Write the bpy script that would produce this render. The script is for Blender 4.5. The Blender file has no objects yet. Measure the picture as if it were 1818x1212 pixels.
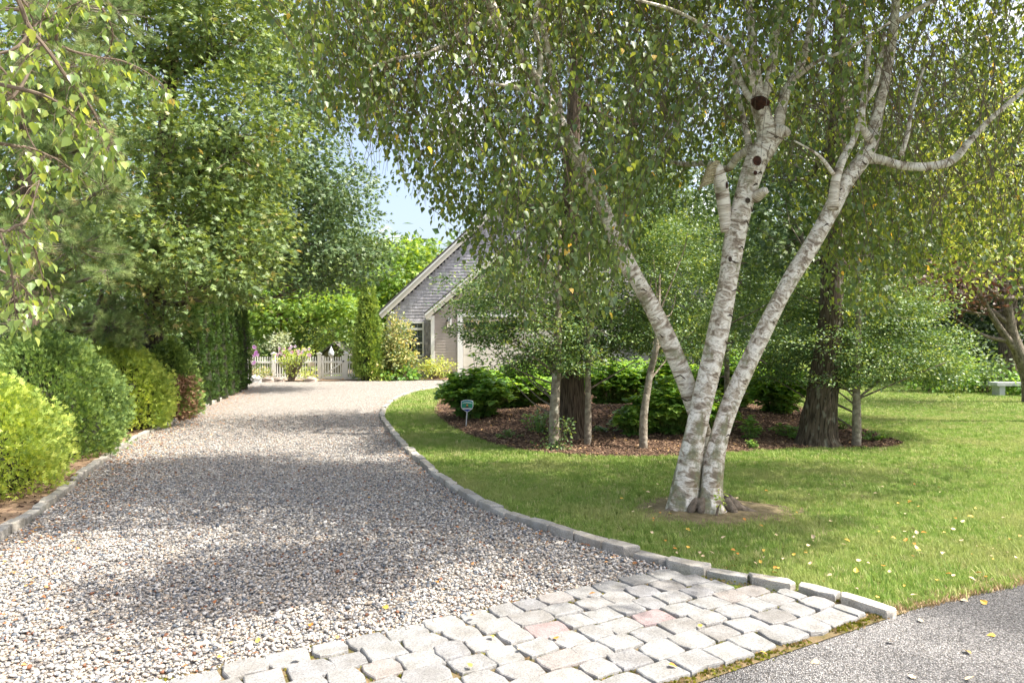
import bpy, math, random
import numpy as np
from mathutils import Vector, Matrix

random.seed(7)
RNG = np.random.default_rng(11)
SC = bpy.context.scene
COL = SC.collection

# ------------------------------------------------------------------ camera
EYE = 1.6
FPX = 1212.0
cam_d = bpy.data.cameras.new('camera')
cam = bpy.data.objects.new('camera', cam_d)
COL.objects.link(cam)
cam.location = (0, 0, EYE)
cam.rotation_euler = (math.radians(90), 0, 0)
cam_d.lens = 24.0
cam_d.sensor_width = 36.0
cam_d.clip_start = 0.05
cam_d.clip_end = 2000
SC.camera = cam

# ------------------------------------------------------------------ light
SUN_EL = math.radians(56)
SUN_H = Vector((0.985, -0.15, 0)).normalized()
world = bpy.data.worlds.new('World')
SC.world = world
world.use_nodes = True
wn = world.node_tree.nodes; wl = world.node_tree.links
wn.clear()
wo = wn.new('ShaderNodeOutputWorld'); wb = wn.new('ShaderNodeBackground')
sky = wn.new('ShaderNodeTexSky'); sky.sky_type = 'NISHITA'; sky.sun_disc = False
sky.sun_elevation = SUN_EL
sky.sun_rotation = math.atan2(SUN_H.x, SUN_H.y)
sky.dust_density = 5.0; sky.air_density = 1.0; sky.ozone_density = 1.0
wb.inputs['Strength'].default_value = 0.15
tc = wn.new('ShaderNodeTexCoord')
mp = wn.new('ShaderNodeMapping'); mp.inputs['Scale'].default_value = (1, 1, 2.2)
nz = wn.new('ShaderNodeTexNoise'); nz.inputs['Scale'].default_value = 5.0; nz.inputs['Detail'].default_value = 7; nz.inputs['Roughness'].default_value = 0.55
cr = wn.new('ShaderNodeValToRGB'); cr.color_ramp.elements[0].color = (.08, .08, .08, 1); cr.color_ramp.elements[0].position = 0.56; cr.color_ramp.elements[1].position = 0.68
mx = wn.new('ShaderNodeMix'); mx.data_type = 'RGBA'
mx.inputs['B'].default_value = (7.0, 7.1, 7.3, 1)
wl.new(tc.outputs['Generated'], mp.inputs['Vector']); wl.new(mp.outputs[0], nz.inputs['Vector'])
wl.new(nz.outputs['Fac'], cr.inputs['Fac']); wl.new(cr.outputs['Color'], mx.inputs['Factor'])
wl.new(sky.outputs['Color'], mx.inputs['A']); wl.new(mx.outputs['Result'], wb.inputs['Color'])
wl.new(wb.outputs[0], wo.inputs['Surface'])

sun_d = bpy.data.lights.new('sun', 'SUN')
sun_d.energy = 4.8; sun_d.angle = math.radians(0.53); sun_d.color = (1.0, 0.94, 0.84)
sun = bpy.data.objects.new('sun', sun_d); COL.objects.link(sun)
sdir = Vector((SUN_H.x * math.cos(SUN_EL), SUN_H.y * math.cos(SUN_EL), math.sin(SUN_EL)))
sun.rotation_euler = sdir.to_track_quat('Z', 'Y').to_euler()
sun.location = (12, -6, 20)

SC.view_settings.view_transform = 'Standard'
SC.view_settings.look = 'None'
SC.view_settings.exposure = 1.15
SC.view_settings.gamma = 1.0
SC.view_settings.use_curve_mapping = False
SC.cycles.max_bounces = 7
SC.cycles.diffuse_bounces = 4
SC.cycles.glossy_bounces = 2
SC.cycles.transmission_bounces = 4
SC.cycles.transparent_max_bounces = 4
SC.cycles.sample_clamp_indirect = 8

# ------------------------------------------------------------------ helpers
def W(px, py, Y):
    return np.array([(px - 909) / FPX * Y, Y, EYE - (py - 606) / FPX * Y])

def G(px, py, z=0.0):
    Y = (EYE - z) * FPX / (py - 606.0)
    return np.array([(px - 909) / FPX * Y, Y, z])

def tag(o, label=None, cat=None, group=None, kind=None):
    if label: o['label'] = label
    if cat: o['category'] = cat
    if group: o['group'] = group
    if kind: o['kind'] = kind
    return o

def empty(name, loc=(0, 0, 0), rz=0.0):
    o = bpy.data.objects.new(name, None)
    o.location = loc; o.rotation_euler = (0, 0, rz); o.empty_display_size = 0.1
    COL.objects.link(o)
    return o

def link(name, me, parent=None, link_it=True):
    o = bpy.data.objects.new(name, me)
    if link_it: COL.objects.link(o)
    if parent is not None:
        o.parent = parent
        o.matrix_parent_inverse = Matrix.LocRotScale(parent.location, parent.rotation_euler, None).inverted()
    return o

def mesh_np(name, V, F, mat=None, rnd=None, tuv=None, smooth=False):
    """V (n,3); F: (m,k) int array or list of tuples"""
    me = bpy.data.meshes.new(name)
    V = np.asarray(V, dtype=np.float32)
    if isinstance(F, np.ndarray):
        k = F.shape[1]; m = F.shape[0]
        me.vertices.add(len(V)); me.loops.add(m * k); me.polygons.add(m)
        me.vertices.foreach_set('co', V.ravel())
        me.loops.foreach_set('vertex_index', F.astype(np.int32).ravel())
        me.polygons.foreach_set('loop_start', np.arange(0, m * k, k, dtype=np.int32))
        me.polygons.foreach_set('loop_total', np.full(m, k, dtype=np.int32))
        me.update(calc_edges=True)
    else:
        me.from_pydata([tuple(map(float, v)) for v in V], [], [tuple(f) for f in F])
        me.update()
    if rnd is not None:
        a = me.attributes.new('rnd', 'FLOAT', 'POINT'); a.data.foreach_set('value', np.asarray(rnd, dtype=np.float32))
    if tuv is not None:
        a = me.attributes.new('tuv', 'FLOAT_VECTOR', 'POINT'); a.data.foreach_set('vector', np.asarray(tuv, dtype=np.float32).ravel())
    if mat: me.materials.append(mat)
    if smooth:
        me.polygons.foreach_set('use_smooth', np.ones(len(me.polygons), dtype=bool))
    return me

class MB:
    def __init__(s):
        s.V = []; s.F = []; s.R = []; s.T = []
    def add(s, V, F, r=None, T=None):
        b = len(s.V)
        r = random.random() if r is None else r
        for i, v in enumerate(V):
            s.V.append(v); s.R.append(r); s.T.append(T[i] if T is not None else (0, 0, 0))
        for f in F: s.F.append(tuple(b + i for i in f))
    def box(s, c, d, rz=0.0, r=None, tilt=0.0, M=None):
        hx, hy, hz = d[0] / 2, d[1] / 2, d[2] / 2
        V = [Vector((x, y, z)) for x in (-hx, hx) for y in (-hy, hy) for z in (-hz, hz)]
        m = M if M is not None else (Matrix.Rotation(rz, 3, 'Z') @ Matrix.Rotation(tilt, 3, 'X'))
        V = [tuple(m @ v + Vector(c)) for v in V]
        F = [(0, 1, 3, 2), (4, 6, 7, 5), (0, 4, 5, 1), (2, 3, 7, 6), (0, 2, 6, 4), (1, 5, 7, 3)]
        s.add(V, F, r)
    def bar(s, a, b, w, t, r=None, up=(0, 0, 1)):
        a = Vector(a); b = Vector(b); d = (b - a); L = d.length; d.normalize()
        u = Vector(up); n = d.cross(u)
        if n.length < 1e-4: n = Vector((1, 0, 0))
        n.normalize(); u = n.cross(d)
        M = Matrix((n, d, u)).transposed()
        s.box((a + b) / 2, (w, L, t), M=M, r=r)
    def tube(s, P, R, n=8, r=None, caps=True, wob=0.0):
        P = [Vector(p) for p in P]; m = len(P)
        V = []; T = []; F = []
        ref = Vector((0.3, 1, 0.1)).normalized(); L = 0.0
        for i in range(m):
            d = (P[min(i + 1, m - 1)] - P[max(i - 1, 0)]).normalized()
            u = d.cross(ref)
            if u.length < 1e-3: u = d.cross(Vector((1, 0, 0)))
            u.normalize(); v = d.cross(u).normalized()
            if i: L += (P[i] - P[i - 1]).length
            for k in range(n + 1):
                a = 2 * math.pi * (k % n) / n
                rr = R[i] * (1 + wob * math.sin(3.1 * (k % n) + 5 * L) * 0.5 + wob * math.sin(1.7 * (k % n) - 9.0 * L) * 0.5)
                V.append(tuple(P[i] + u * (math.cos(a) * rr) + v * (math.sin(a) * rr)))
                T.append((k / n * 2 * math.pi * R[0], L, 0))
        for i in range(m - 1):
            for k in range(n):
                a = i * (n + 1) + k; b = a + n + 1
                F.append((a, a + 1, b + 1, b))
        if caps:
            F.append(tuple(range(n - 1, -1, -1))); F.append(tuple((m - 1) * (n + 1) + k for k in range(n)))
        s.add(V, F, r, T)
    def poly_prism(s, pts, y0, y1, r=None):
        """pts: list of (x,z) outline, extruded in y"""
        n = len(pts)
        V = [(p[0], y0, p[1]) for p in pts] + [(p[0], y1, p[1]) for p in pts]
        F = [tuple(range(n)), tuple(range(2 * n - 1, n - 1, -1))]
        for i in range(n):
            j = (i + 1) % n; F.append((i, i + n, j + n, j))
        s.add(V, F, r)
    def build(s, name, mat, parent=None, smooth=False, kind=None, label=None):
        me = mesh_np(name, s.V, s.F, mat, s.R, s.T, smooth)
        o = link(name, me, parent)
        if kind: o['kind'] = kind
        if label: o['label'] = label
        return o

def smooth_path(P, R, k=4):
    """Catmull-Rom"""
    P = [np.array(p, float) for p in P]; out = []; rr = []
    n = len(P)
    for i in range(n - 1):
        p0 = P[max(i - 1, 0)]; p1 = P[i]; p2 = P[i + 1]; p3 = P[min(i + 2, n - 1)]
        for j in range(k):
            t = j / k
            out.append(0.5 * ((2 * p1) + (-p0 + p2) * t + (2 * p0 - 5 * p1 + 4 * p2 - p3) * t * t + (-p0 + 3 * p1 - 3 * p2 + p3) * t ** 3))
            rr.append(R[i] * (1 - t) + R[i + 1] * t)
    out.append(P[-1]); rr.append(R[-1])
    return out, rr

# ------------------------------------------------------------------ materials
def nt(name):
    m = bpy.data.materials.new(name); m.use_nodes = True
    n = m.node_tree.nodes; l = m.node_tree.links; n.clear()
    out = n.new('ShaderNodeOutputMaterial')
    return m, n, l, out

def ramp(n, cols, interp='LINEAR'):
    r = n.new('ShaderNodeValToRGB'); e = r.color_ramp.elements
    r.color_ramp.interpolation = interp
    ps = [c[0] for c in cols]
    e[0].position = ps[0]; e[0].color = (*cols[0][1], 1)
    e[1].position = ps[-1]; e[1].color = (*cols[-1][1], 1)
    for p, c in cols[1:-1]:
        x = e.new(p); x.color = (*c, 1)
    return r

LEAF_GAIN = 1.75
def leaf_tone(c):
    y = .3 * c[0] + .6 * c[1] + .1 * c[2]
    return tuple(min(.8, (v * .84 + y * .16) * LEAF_GAIN) for v in c)
def leaf_mat(name, cols, trans=(1.5, 1.35, 0.35), tf=0.38, rough=0.42, spec=0.5, big=0.0):
    m, n, l, out = nt(name)
    at = n.new('ShaderNodeAttribute'); at.attribute_name = 'rnd'
    fac = at.outputs['Fac']
    if big > 0:
        geo = n.new('ShaderNodeNewGeometry')
        nz = n.new('ShaderNodeTexNoise'); nz.inputs['Scale'].default_value = 1.3; nz.inputs['Detail'].default_value = 2
        l.new(geo.outputs['Position'], nz.inputs['Vector'])
        ma = n.new('ShaderNodeMath'); ma.operation = 'MULTIPLY_ADD'; ma.inputs[1].default_value = big * 2; ma.inputs[2].default_value = -big
        l.new(nz.outputs['Fac'], ma.inputs[0])
        ad = n.new('ShaderNodeMath'); ad.operation = 'ADD'; l.new(at.outputs['Fac'], ad.inputs[0]); l.new(ma.outputs[0], ad.inputs[1])
        fac = ad.outputs[0]
    cols = [(a, leaf_tone(b)) for a, b in cols]
    trans = (trans[0], trans[1], trans[2] + .25)
    r = ramp(n, cols); l.new(fac, r.inputs['Fac'])
    p = n.new('ShaderNodeBsdfPrincipled'); p.inputs['Roughness'].default_value = rough
    p.inputs['Specular IOR Level'].default_value = spec
    l.new(r.outputs['Color'], p.inputs['Base Color'])
    mul = n.new('ShaderNodeMix'); mul.data_type = 'RGBA'; mul.blend_type = 'MULTIPLY'; mul.inputs['Factor'].default_value = 1
    l.new(r.outputs['Color'], mul.inputs['A']); mul.inputs['B'].default_value = (*trans, 1)
    t = n.new('ShaderNodeBsdfTranslucent'); l.new(mul.outputs['Result'], t.inputs['Color'])
    mxs = n.new('ShaderNodeMixShader'); mxs.inputs[0].default_value = tf
    l.new(p.outputs[0], mxs.inputs[1]); l.new(t.outputs[0], mxs.inputs[2]); l.new(mxs.outputs[0], out.inputs['Surface'])
    return m

def simple(name, col, rough=0.6, var=0.0, scale=8.0, bump=0.0, spec=0.4, col2=None, bscale=None, metal=0.0, attr=False, stretch=(1, 1, 1)):
    m, n, l, out = nt(name)
    p = n.new('ShaderNodeBsdfPrincipled'); p.inputs['Roughness'].default_value = rough
    p.inputs['Specular IOR Level'].default_value = spec; p.inputs['Metallic'].default_value = metal
    tcn = n.new('ShaderNodeNewGeometry')
    mpn = n.new('ShaderNodeMapping'); mpn.inputs['Scale'].default_value = stretch; l.new(tcn.outputs['Position'], mpn.inputs['Vector'])
    nzn = n.new('ShaderNodeTexNoise'); nzn.inputs['Scale'].default_value = scale; nzn.inputs['Detail'].default_value = 6
    l.new(mpn.outputs[0], nzn.inputs['Vector'])
    c2 = col2 or tuple(c * (1 - var) for c in col)
    r = ramp(n, [(0.3, c2), (0.7, col)]); l.new(nzn.outputs['Fac'], r.inputs['Fac'])
    colout = r.outputs['Color']
    if attr:
        at = n.new('ShaderNodeAttribute'); at.attribute_name = 'rnd'
        mr = n.new('ShaderNodeMapRange'); mr.inputs['To Min'].default_value = 1 - attr; mr.inputs['To Max'].default_value = 1 + attr
        l.new(at.outputs['Fac'], mr.inputs['Value'])
        ml = n.new('ShaderNodeVectorMath'); ml.operation = 'SCALE'; l.new(colout, ml.inputs[0]); l.new(mr.outputs[0], ml.inputs['Scale'])
        colout = ml.outputs[0]
    l.new(colout, p.inputs['Base Color'])
    if bump:
        nb = n.new('ShaderNodeTexNoise'); nb.inputs['Scale'].default_value = bscale or scale * 6; nb.inputs['Detail'].default_value = 5
        l.new(mpn.outputs[0], nb.inputs['Vector'])
        b = n.new('ShaderNodeBump'); b.inputs['Strength'].default_value = bump; b.inputs['Distance'].default_value = 0.01
        l.new(nb.outputs['Fac'], b.inputs['Height']); l.new(b.outputs[0], p.inputs['Normal'])
    l.new(p.outputs[0], out.inputs['Surface'])
    return m

def birch_bark():
    m, n, l, out = nt('birch_bark')
    p = n.new('ShaderNodeBsdfPrincipled'); p.inputs['Roughness'].default_value = 0.7; p.inputs['Specular IOR Level'].default_value = 0.25
    at = n.new('ShaderNodeAttribute'); at.attribute_name = 'tuv'
    def noise(sc, det, st, rough=0.6, dist=0.0):
        mp = n.new('ShaderNodeMapping'); mp.inputs['Scale'].default_value = st; l.new(at.outputs['Vector'], mp.inputs['Vector'])
        z = n.new('ShaderNodeTexNoise'); z.inputs['Scale'].default_value = sc; z.inputs['Detail'].default_value = det; z.inputs['Roughness'].default_value = rough
        z.inputs['Distortion'].default_value = dist
        l.new(mp.outputs[0], z.inputs['Vector']); return z
    lent = noise(1.0, 4, (9, 75, 1), 0.7, 0.4)      # thin horizontal dashes
    peel = noise(1.0, 5, (3.2, 16, 1), 0.65, 0.8)   # broader peeling bands
    patch = noise(1.0, 4, (3, 3.5, 1), 0.6)
    base = ramp(n, [(0.36, (0.20, 0.155, 0.115)), (0.45, (0.46, 0.39, 0.31)), (0.55, (0.80, 0.75, 0.67))]); l.new(peel.outputs['Fac'], base.inputs['Fac'])
    lr = ramp(n, [(0.34, (1, 1, 1)), (0.44, (0, 0, 0))]); l.new(lent.outputs['Fac'], lr.inputs['Fac'])
    mix1 = n.new('ShaderNodeMix'); mix1.data_type = 'RGBA'; l.new(lr.outputs['Color'], mix1.inputs['Factor'])
    l.new(base.outputs['Color'], mix1.inputs['A']); mix1.inputs['B'].default_value = (0.13, 0.10, 0.075, 1)
    # lichen and dirt: blotches, heavier toward the old butt of the stem
    geo = n.new('ShaderNodeNewGeometry'); sx = n.new('ShaderNodeSeparateXYZ'); l.new(geo.outputs['Position'], sx.inputs[0])
    mr = n.new('ShaderNodeMapRange'); mr.inputs['From Min'].default_value = 0.0; mr.inputs['From Max'].default_value = 1.1
    mr.inputs['To Min'].default_value = 0.14; mr.inputs['To Max'].default_value = 0.0; l.new(sx.outputs['Z'], mr.inputs['Value'])
    ad = n.new('ShaderNodeMath'); ad.operation = 'ADD'; l.new(patch.outputs['Fac'], ad.inputs[0]); l.new(mr.outputs[0], ad.inputs[1])
    pr = ramp(n, [(0.54, (0, 0, 0)), (0.66, (0.9, 0.9, 0.9))]); l.new(ad.outputs[0], pr.inputs['Fac'])
    lich = ramp(n, [(0.3, (0.12, 0.115, 0.09)), (0.5, (0.22, 0.22, 0.12)), (0.7, (0.17, 0.105, 0.055))])
    nz2 = noise(1.0, 3, (6, 12, 1)); l.new(nz2.outputs['Fac'], lich.inputs['Fac'])
    mix2 = n.new('ShaderNodeMix'); mix2.data_type = 'RGBA'; l.new(pr.outputs['Color'], mix2.inputs['Factor'])
    l.new(mix1.outputs['Result'], mix2.inputs['A']); l.new(lich.outputs['Color'], mix2.inputs['B'])
    l.new(mix2.outputs['Result'], p.inputs['Base Color'])
    b = n.new('ShaderNodeBump'); b.inputs['Strength'].default_value = 0.7; b.inputs['Distance'].default_value = 0.012
    l.new(peel.outputs['Fac'], b.inputs['Height']); l.new(b.outputs[0], p.inputs['Normal'])
    b2 = n.new('ShaderNodeBump'); b2.inputs['Strength'].default_value = 0.4; b2.inputs['Distance'].default_value = 0.006
    l.new(lent.outputs['Fac'], b2.inputs['Height']); l.new(b.outputs[0], b2.inputs['Normal']); l.new(b2.outputs[0], p.inputs['Normal'])
    l.new(p.outputs[0], out.inputs['Surface'])
    return m

def furrow_bark(name, c1, c2, su=26, sv=5, lichen=None):
    m, n, l, out = nt(name)
    p = n.new('ShaderNodeBsdfPrincipled'); p.inputs['Roughness'].default_value = 0.9; p.inputs['Specular IOR Level'].default_value = 0.15
    at = n.new('ShaderNodeAttribute'); at.attribute_name = 'tuv'
    mp = n.new('ShaderNodeMapping'); mp.inputs['Scale'].default_value = (su, sv, 1); l.new(at.outputs['Vector'], mp.inputs['Vector'])
    v = n.new('ShaderNodeTexNoise'); v.inputs['Scale'].default_value = 1.0; v.inputs['Detail'].default_value = 6; v.inputs['Distortion'].default_value = 0.6
    l.new(mp.outputs[0], v.inputs['Vector'])
    r = ramp(n, [(0.35, c1), (0.65, c2)]); l.new(v.outputs['Fac'], r.inputs['Fac'])
    co = r.outputs['Color']
    if lichen:
        mp2 = n.new('ShaderNodeMapping'); mp2.inputs['Scale'].default_value = (7, 5, 1); l.new(at.outputs['Vector'], mp2.inputs['Vector'])
        v2 = n.new('ShaderNodeTexNoise'); v2.inputs['Scale'].default_value = 1.0; v2.inputs['Detail'].default_value = 5; l.new(mp2.outputs[0], v2.inputs['Vector'])
        r2 = ramp(n, [(0.55, (0, 0, 0)), (0.66, (0.8, 0.8, 0.8))]); l.new(v2.outputs['Fac'], r2.inputs['Fac'])
        mi = n.new('ShaderNodeMix'); mi.data_type = 'RGBA'; l.new(r2.outputs['Color'], mi.inputs['Factor']); l.new(co, mi.inputs['A']); mi.inputs['B'].default_value = (*lichen, 1)
        co = mi.outputs['Result']
    l.new(co, p.inputs['Base Color'])
    b = n.new('ShaderNodeBump'); b.inputs['Strength'].default_value = 1.0; b.inputs['Distance'].default_value = 0.02
    l.new(v.outputs['Fac'], b.inputs['Height']); l.new(b.outputs[0], p.inputs['Normal'])
    l.new(p.outputs[0], out.inputs['Surface'])
    return m

def inst_mat(name, cols, rough=0.7, spec=0.3, big=None, trans=0.0, interp='LINEAR'):
    """colour by per-instance random, optionally mixed by a large noise towards other colours"""
    m, n, l, out = nt(name)
    oi = n.new('ShaderNodeObjectInfo')
    r = ramp(n, cols, interp); l.new(oi.outputs['Random'], r.inputs['Fac'])
    co = r.outputs['Color']
    if big:
        geo = n.new('ShaderNodeNewGeometry')
        for (sc, lo, hi, col) in big:
            z = n.new('ShaderNodeTexNoise'); z.inputs['Scale'].default_value = sc; z.inputs['Detail'].default_value = 4
            l.new(geo.outputs['Position'], z.inputs['Vector'])
            rr = ramp(n, [(lo, (0, 0, 0)), (hi, (1, 1, 1))]); l.new(z.outputs['Fac'], rr.inputs['Fac'])
            mi = n.new('ShaderNodeMix'); mi.data_type = 'RGBA'; l.new(rr.outputs['Color'], mi.inputs['Factor']); l.new(co, mi.inputs['A']); mi.inputs['B'].default_value = (*col, 1)
            co = mi.outputs['Result']
    p = n.new('ShaderNodeBsdfPrincipled'); p.inputs['Roughness'].default_value = rough; p.inputs['Specular IOR Level'].default_value = spec
    l.new(co, p.inputs['Base Color'])
    if trans:
        t = n.new('ShaderNodeBsdfTranslucent'); l.new(co, t.inputs['Color'])
        ms = n.new('ShaderNodeMixShader'); ms.inputs[0].default_value = trans
        l.new(p.outputs[0], ms.inputs[1]); l.new(t.outputs[0], ms.inputs[2]); l.new(ms.outputs[0], out.inputs['Surface'])
    else:
        l.new(p.outputs[0], out.inputs['Surface'])
    return m

def gravel_mat(name, scale=48, stones=None):
    m, n, l, out = nt(name)
    geo = n.new('ShaderNodeNewGeometry')
    v = n.new('ShaderNodeTexVoronoi'); v.inputs['Scale'].default_value = scale; l.new(geo.outputs['Position'], v.inputs['Vector'])
    sx = n.new('ShaderNodeSeparateColor'); l.new(v.outputs['Color'], sx.inputs['Color'])
    r = ramp(n, stones, 'CONSTANT'); l.new(sx.outputs['Red'], r.inputs['Fac'])
    d = ramp(n, [(0.0, (1, 1, 1)), (0.45, (0.9, 0.9, 0.9)), (0.75, (0.35, 0.33, 0.3))]); l.new(v.outputs['Distance'], d.inputs['Fac'])
    mu = n.new('ShaderNodeMix'); mu.data_type = 'RGBA'; mu.blend_type = 'MULTIPLY'; mu.inputs['Factor'].default_value = 1
    l.new(r.outputs['Color'], mu.inputs['A']); l.new(d.outputs['Color'], mu.inputs['B'])
    p = n.new('ShaderNodeBsdfPrincipled'); p.inputs['Roughness'].default_value = 0.8; p.inputs['Specular IOR Level'].default_value = 0.2
    l.new(mu.outputs['Result'], p.inputs['Base Color'])
    b = n.new('ShaderNodeBump'); b.inputs['Strength'].default_value = 0.9; b.inputs['Distance'].default_value = 0.012; b.invert = True
    l.new(v.outputs['Distance'], b.inputs['Height']); l.new(b.outputs[0], p.inputs['Normal'])
    l.new(p.outputs[0], out.inputs['Surface'])
    return m

STONES = [(0.0, (0.400, 0.364, 0.320)), (0.16, (0.304, 0.280, 0.256)), (0.30, (0.496, 0.468, 0.424)), (0.45, (0.200, 0.200, 0.208)),
          (0.54, (0.384, 0.312, 0.240)), (0.62, (0.560, 0.536, 0.504)), (0.74, (0.112, 0.128, 0.152)), (0.82, (0.272, 0.268, 0.264)), (0.90, (0.448, 0.376, 0.304)), (0.955, (0.208, 0.096, 0.056)), (0.975, (0.440, 0.424, 0.408))]
M_birch = birch_bark()
M_oakbark = furrow_bark('oak_bark', (0.035, 0.026, 0.02), (0.15, 0.115, 0.085))
M_oakbark2 = furrow_bark('lichened_oak_bark', (0.03, 0.024, 0.017), (0.12, 0.095, 0.07), lichen=(0.20, 0.20, 0.16))
M_hollybark = furrow_bark('holly_bark', (0.17, 0.14, 0.11), (0.36, 0.32, 0.26), 9, 14, lichen=(0.45, 0.44, 0.38))
M_twig = simple('twig_bark', (0.20, 0.15, 0.11), 0.8, 0.4, 20)
M_limb = furrow_bark('grey_limb_bark', (0.10, 0.085, 0.065), (0.28, 0.24, 0.19), 12, 10)

M_lbirch = leaf_mat('birch_leaf', [(0, (0.030, 0.064, 0.018)), (0.5, (0.056, 0.105, 0.022)), (0.93, (0.12, 0.17, 0.028)), (0.97, (0.12, 0.17, 0.02)), (1.0, (0.55, 0.32, 0.03))], trans=(2.8, 2.1, 0.45), tf=0.40, rough=0.45, spec=0.6)
M_lbirch2 = leaf_mat('pale_birch_leaf', [(0, (0.07, 0.13, 0.035)), (0.5, (0.11, 0.18, 0.035)), (0.93, (0.20, 0.25, 0.05)), (1.0, (0.45, 0.33, 0.06))], trans=(2.0, 1.7, 0.35), tf=0.45, rough=0.34, spec=0.6)
M_loak = leaf_mat('oak_leaf', [(0, (0.055, 0.095, 0.028)), (0.5, (0.09, 0.15, 0.032)), (0.9, (0.16, 0.21, 0.045)), (1.0, (0.26, 0.22, 0.08))], trans=(1.8, 1.55, .4), tf=0.36, rough=0.5, spec=0.55, big=0.2)
M_loak2 = leaf_mat('dark_oak_leaf', [(0, (0.035, 0.072, 0.028)), (0.6, (0.06, 0.11, 0.034)), (1.0, (0.13, 0.18, 0.04))], tf=0.25, rough=0.5, spec=0.5, big=0.2)
M_lmaple = leaf_mat('maple_leaf', [(0, (0.06, 0.13, 0.02)), (0.5, (0.11, 0.21, 0.022)), (1.0, (0.22, 0.30, 0.03))], trans=(1.9, 1.6, 0.3), tf=0.45, rough=0.5, big=0.25)
M_lwood = leaf_mat('wood_leaf', [(0, (0.03, 0.065, 0.02)), (0.5, (0.055, 0.105, 0.025)), (1.0, (0.11, 0.16, 0.03))], tf=0.3, rough=0.5, big=0.35)
M_lconif = leaf_mat('conifer_needle', [(0, (0.012, 0.03, 0.014)), (0.6, (0.025, 0.05, 0.02)), (1.0, (0.05, 0.07, 0.025))], tf=0.15, rough=0.6, big=0.3)
M_lholly = leaf_mat('holly_leaf', [(0, (0.035, 0.085, 0.03)), (0.5, (0.06, 0.12, 0.03)), (0.85, (0.13, 0.20, 0.035)), (1.0, (0.24, 0.30, 0.06))], trans=(1.8, 1.5, 0.35), tf=0.28, rough=0.45, spec=0.5, big=0.2)
M_lred = leaf_mat('purple_maple_leaf', [(0, (0.05, 0.025, 0.018)), (0.6, (0.095, 0.055, 0.035)), (1.0, (0.15, 0.10, 0.05))], trans=(1.6, .9, .6), tf=0.3, rough=0.5)
M_larb_gold = leaf_mat('golden_arborvitae', [(0, (0.12, 0.19, 0.025)), (0.5, (0.25, 0.33, 0.035)), (1.0, (0.42, 0.47, 0.06))], trans=(1.4, 1.3, 0.3), tf=0.3, rough=0.55, spec=0.25, big=0.3)
M_larb_green = leaf_mat('green_arborvitae', [(0, (0.05, 0.095, 0.022)), (0.5, (0.10, 0.165, 0.03)), (1.0, (0.21, 0.28, 0.045))], trans=(1.3, 1.3, 0.4), tf=0.25, rough=0.55, spec=0.25, big=0.25)
M_larb_mid = leaf_mat('spire_arborvitae', [(0, (0.06, 0.12, 0.015)), (0.5, (0.12, 0.19, 0.02)), (1.0, (0.24, 0.31, 0.03))], tf=0.25, rough=0.6, spec=0.2, big=0.2)
M_larb_dark = leaf_mat('dark_arborvitae', [(0, (0.018, 0.045, 0.008)), (0.5, (0.032, 0.07, 0.010)), (1.0, (0.065, 0.12, 0.015))], tf=0.25, rough=0.6, spec=0.2, big=0.25)
M_lrhodo = leaf_mat('rhododendron_leaf', [(0, (0.06, 0.11, 0.03)), (0.5, (0.15, 0.19, 0.045)), (1.0, (0.42, 0.33, 0.11))], tf=0.3, rough=0.45, big=0.45)
M_lyellow = leaf_mat('azalea_leaf', [(0, (0.10, 0.16, 0.03)), (0.5, (0.24, 0.30, 0.045)), (1.0, (0.50, 0.48, 0.08))], tf=0.35, rough=0.45, big=0.2)
M_lhyd = leaf_mat('hydrangea_leaf', [(0, (0.05, 0.13, 0.02)), (0.5, (0.09, 0.20, 0.028)), (1.0, (0.19, 0.32, 0.04))], trans=(1.9, 1.6, 0.3), tf=0.4, rough=0.38, spec=0.5, big=0.15)
M_lsilver = leaf_mat('silver_leaf', [(0, (0.16, 0.22, 0.12)), (1.0, (0.36, 0.40, 0.28))], tf=0.25, rough=0.5)
M_lbrown = leaf_mat('dead_foliage', [(0, (0.13, 0.07, 0.03)), (0.6, (0.28, 0.15, 0.07)), (1.0, (0.42, 0.28, 0.15))], trans=(1, 1, 1), tf=0.2, rough=0.8)
M_pink = leaf_mat('pink_petal', [(0, (0.65, 0.12, 0.22)), (0.5, (0.78, 0.30, 0.42)), (1.0, (0.85, 0.55, 0.6))], trans=(1, 1, 1), tf=0.3)
M_purple = leaf_mat('purple_petal', [(0, (0.42, 0.10, 0.42)), (1.0, (0.62, 0.35, 0.66))], trans=(1, 1, 1), tf=0.3)
M_core = simple('painted_inner_shade', (0.035, 0.042, 0.018), 0.95, 0.5, 9, 0.6)
M_white = simple('white_paint', (0.80, 0.80, 0.78), 0.45, 0.06, 6, 0.05)
M_cream = simple('cream_paint', (0.66, 0.62, 0.54), 0.5, 0.05, 4)
M_clap = simple('taupe_clapboard', (0.40, 0.35, 0.32), 0.6, 0.08, 5, attr=0.05)
M_shingle = simple('weathered_cedar_shingle', (0.50, 0.485, 0.52), 0.85, 0.35, 14, 0.4, col2=(0.36, 0.345, 0.365), attr=0.22, stretch=(3, 3, 0.6))
M_roof = simple('roof_shingle', (0.16, 0.15, 0.15), 0.9, 0.4, 12, 0.3, attr=0.2)
M_metal = simple('grey_metal', (0.55, 0.56, 0.58), 0.4, 0.1, 10, metal=0.3)
M_black = simple('black_metal', (0.02, 0.02, 0.022), 0.45, 0.2, 10)
M_brownfound = simple('foundation', (0.10, 0.075, 0.06), 0.9, 0.3, 10)

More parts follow.
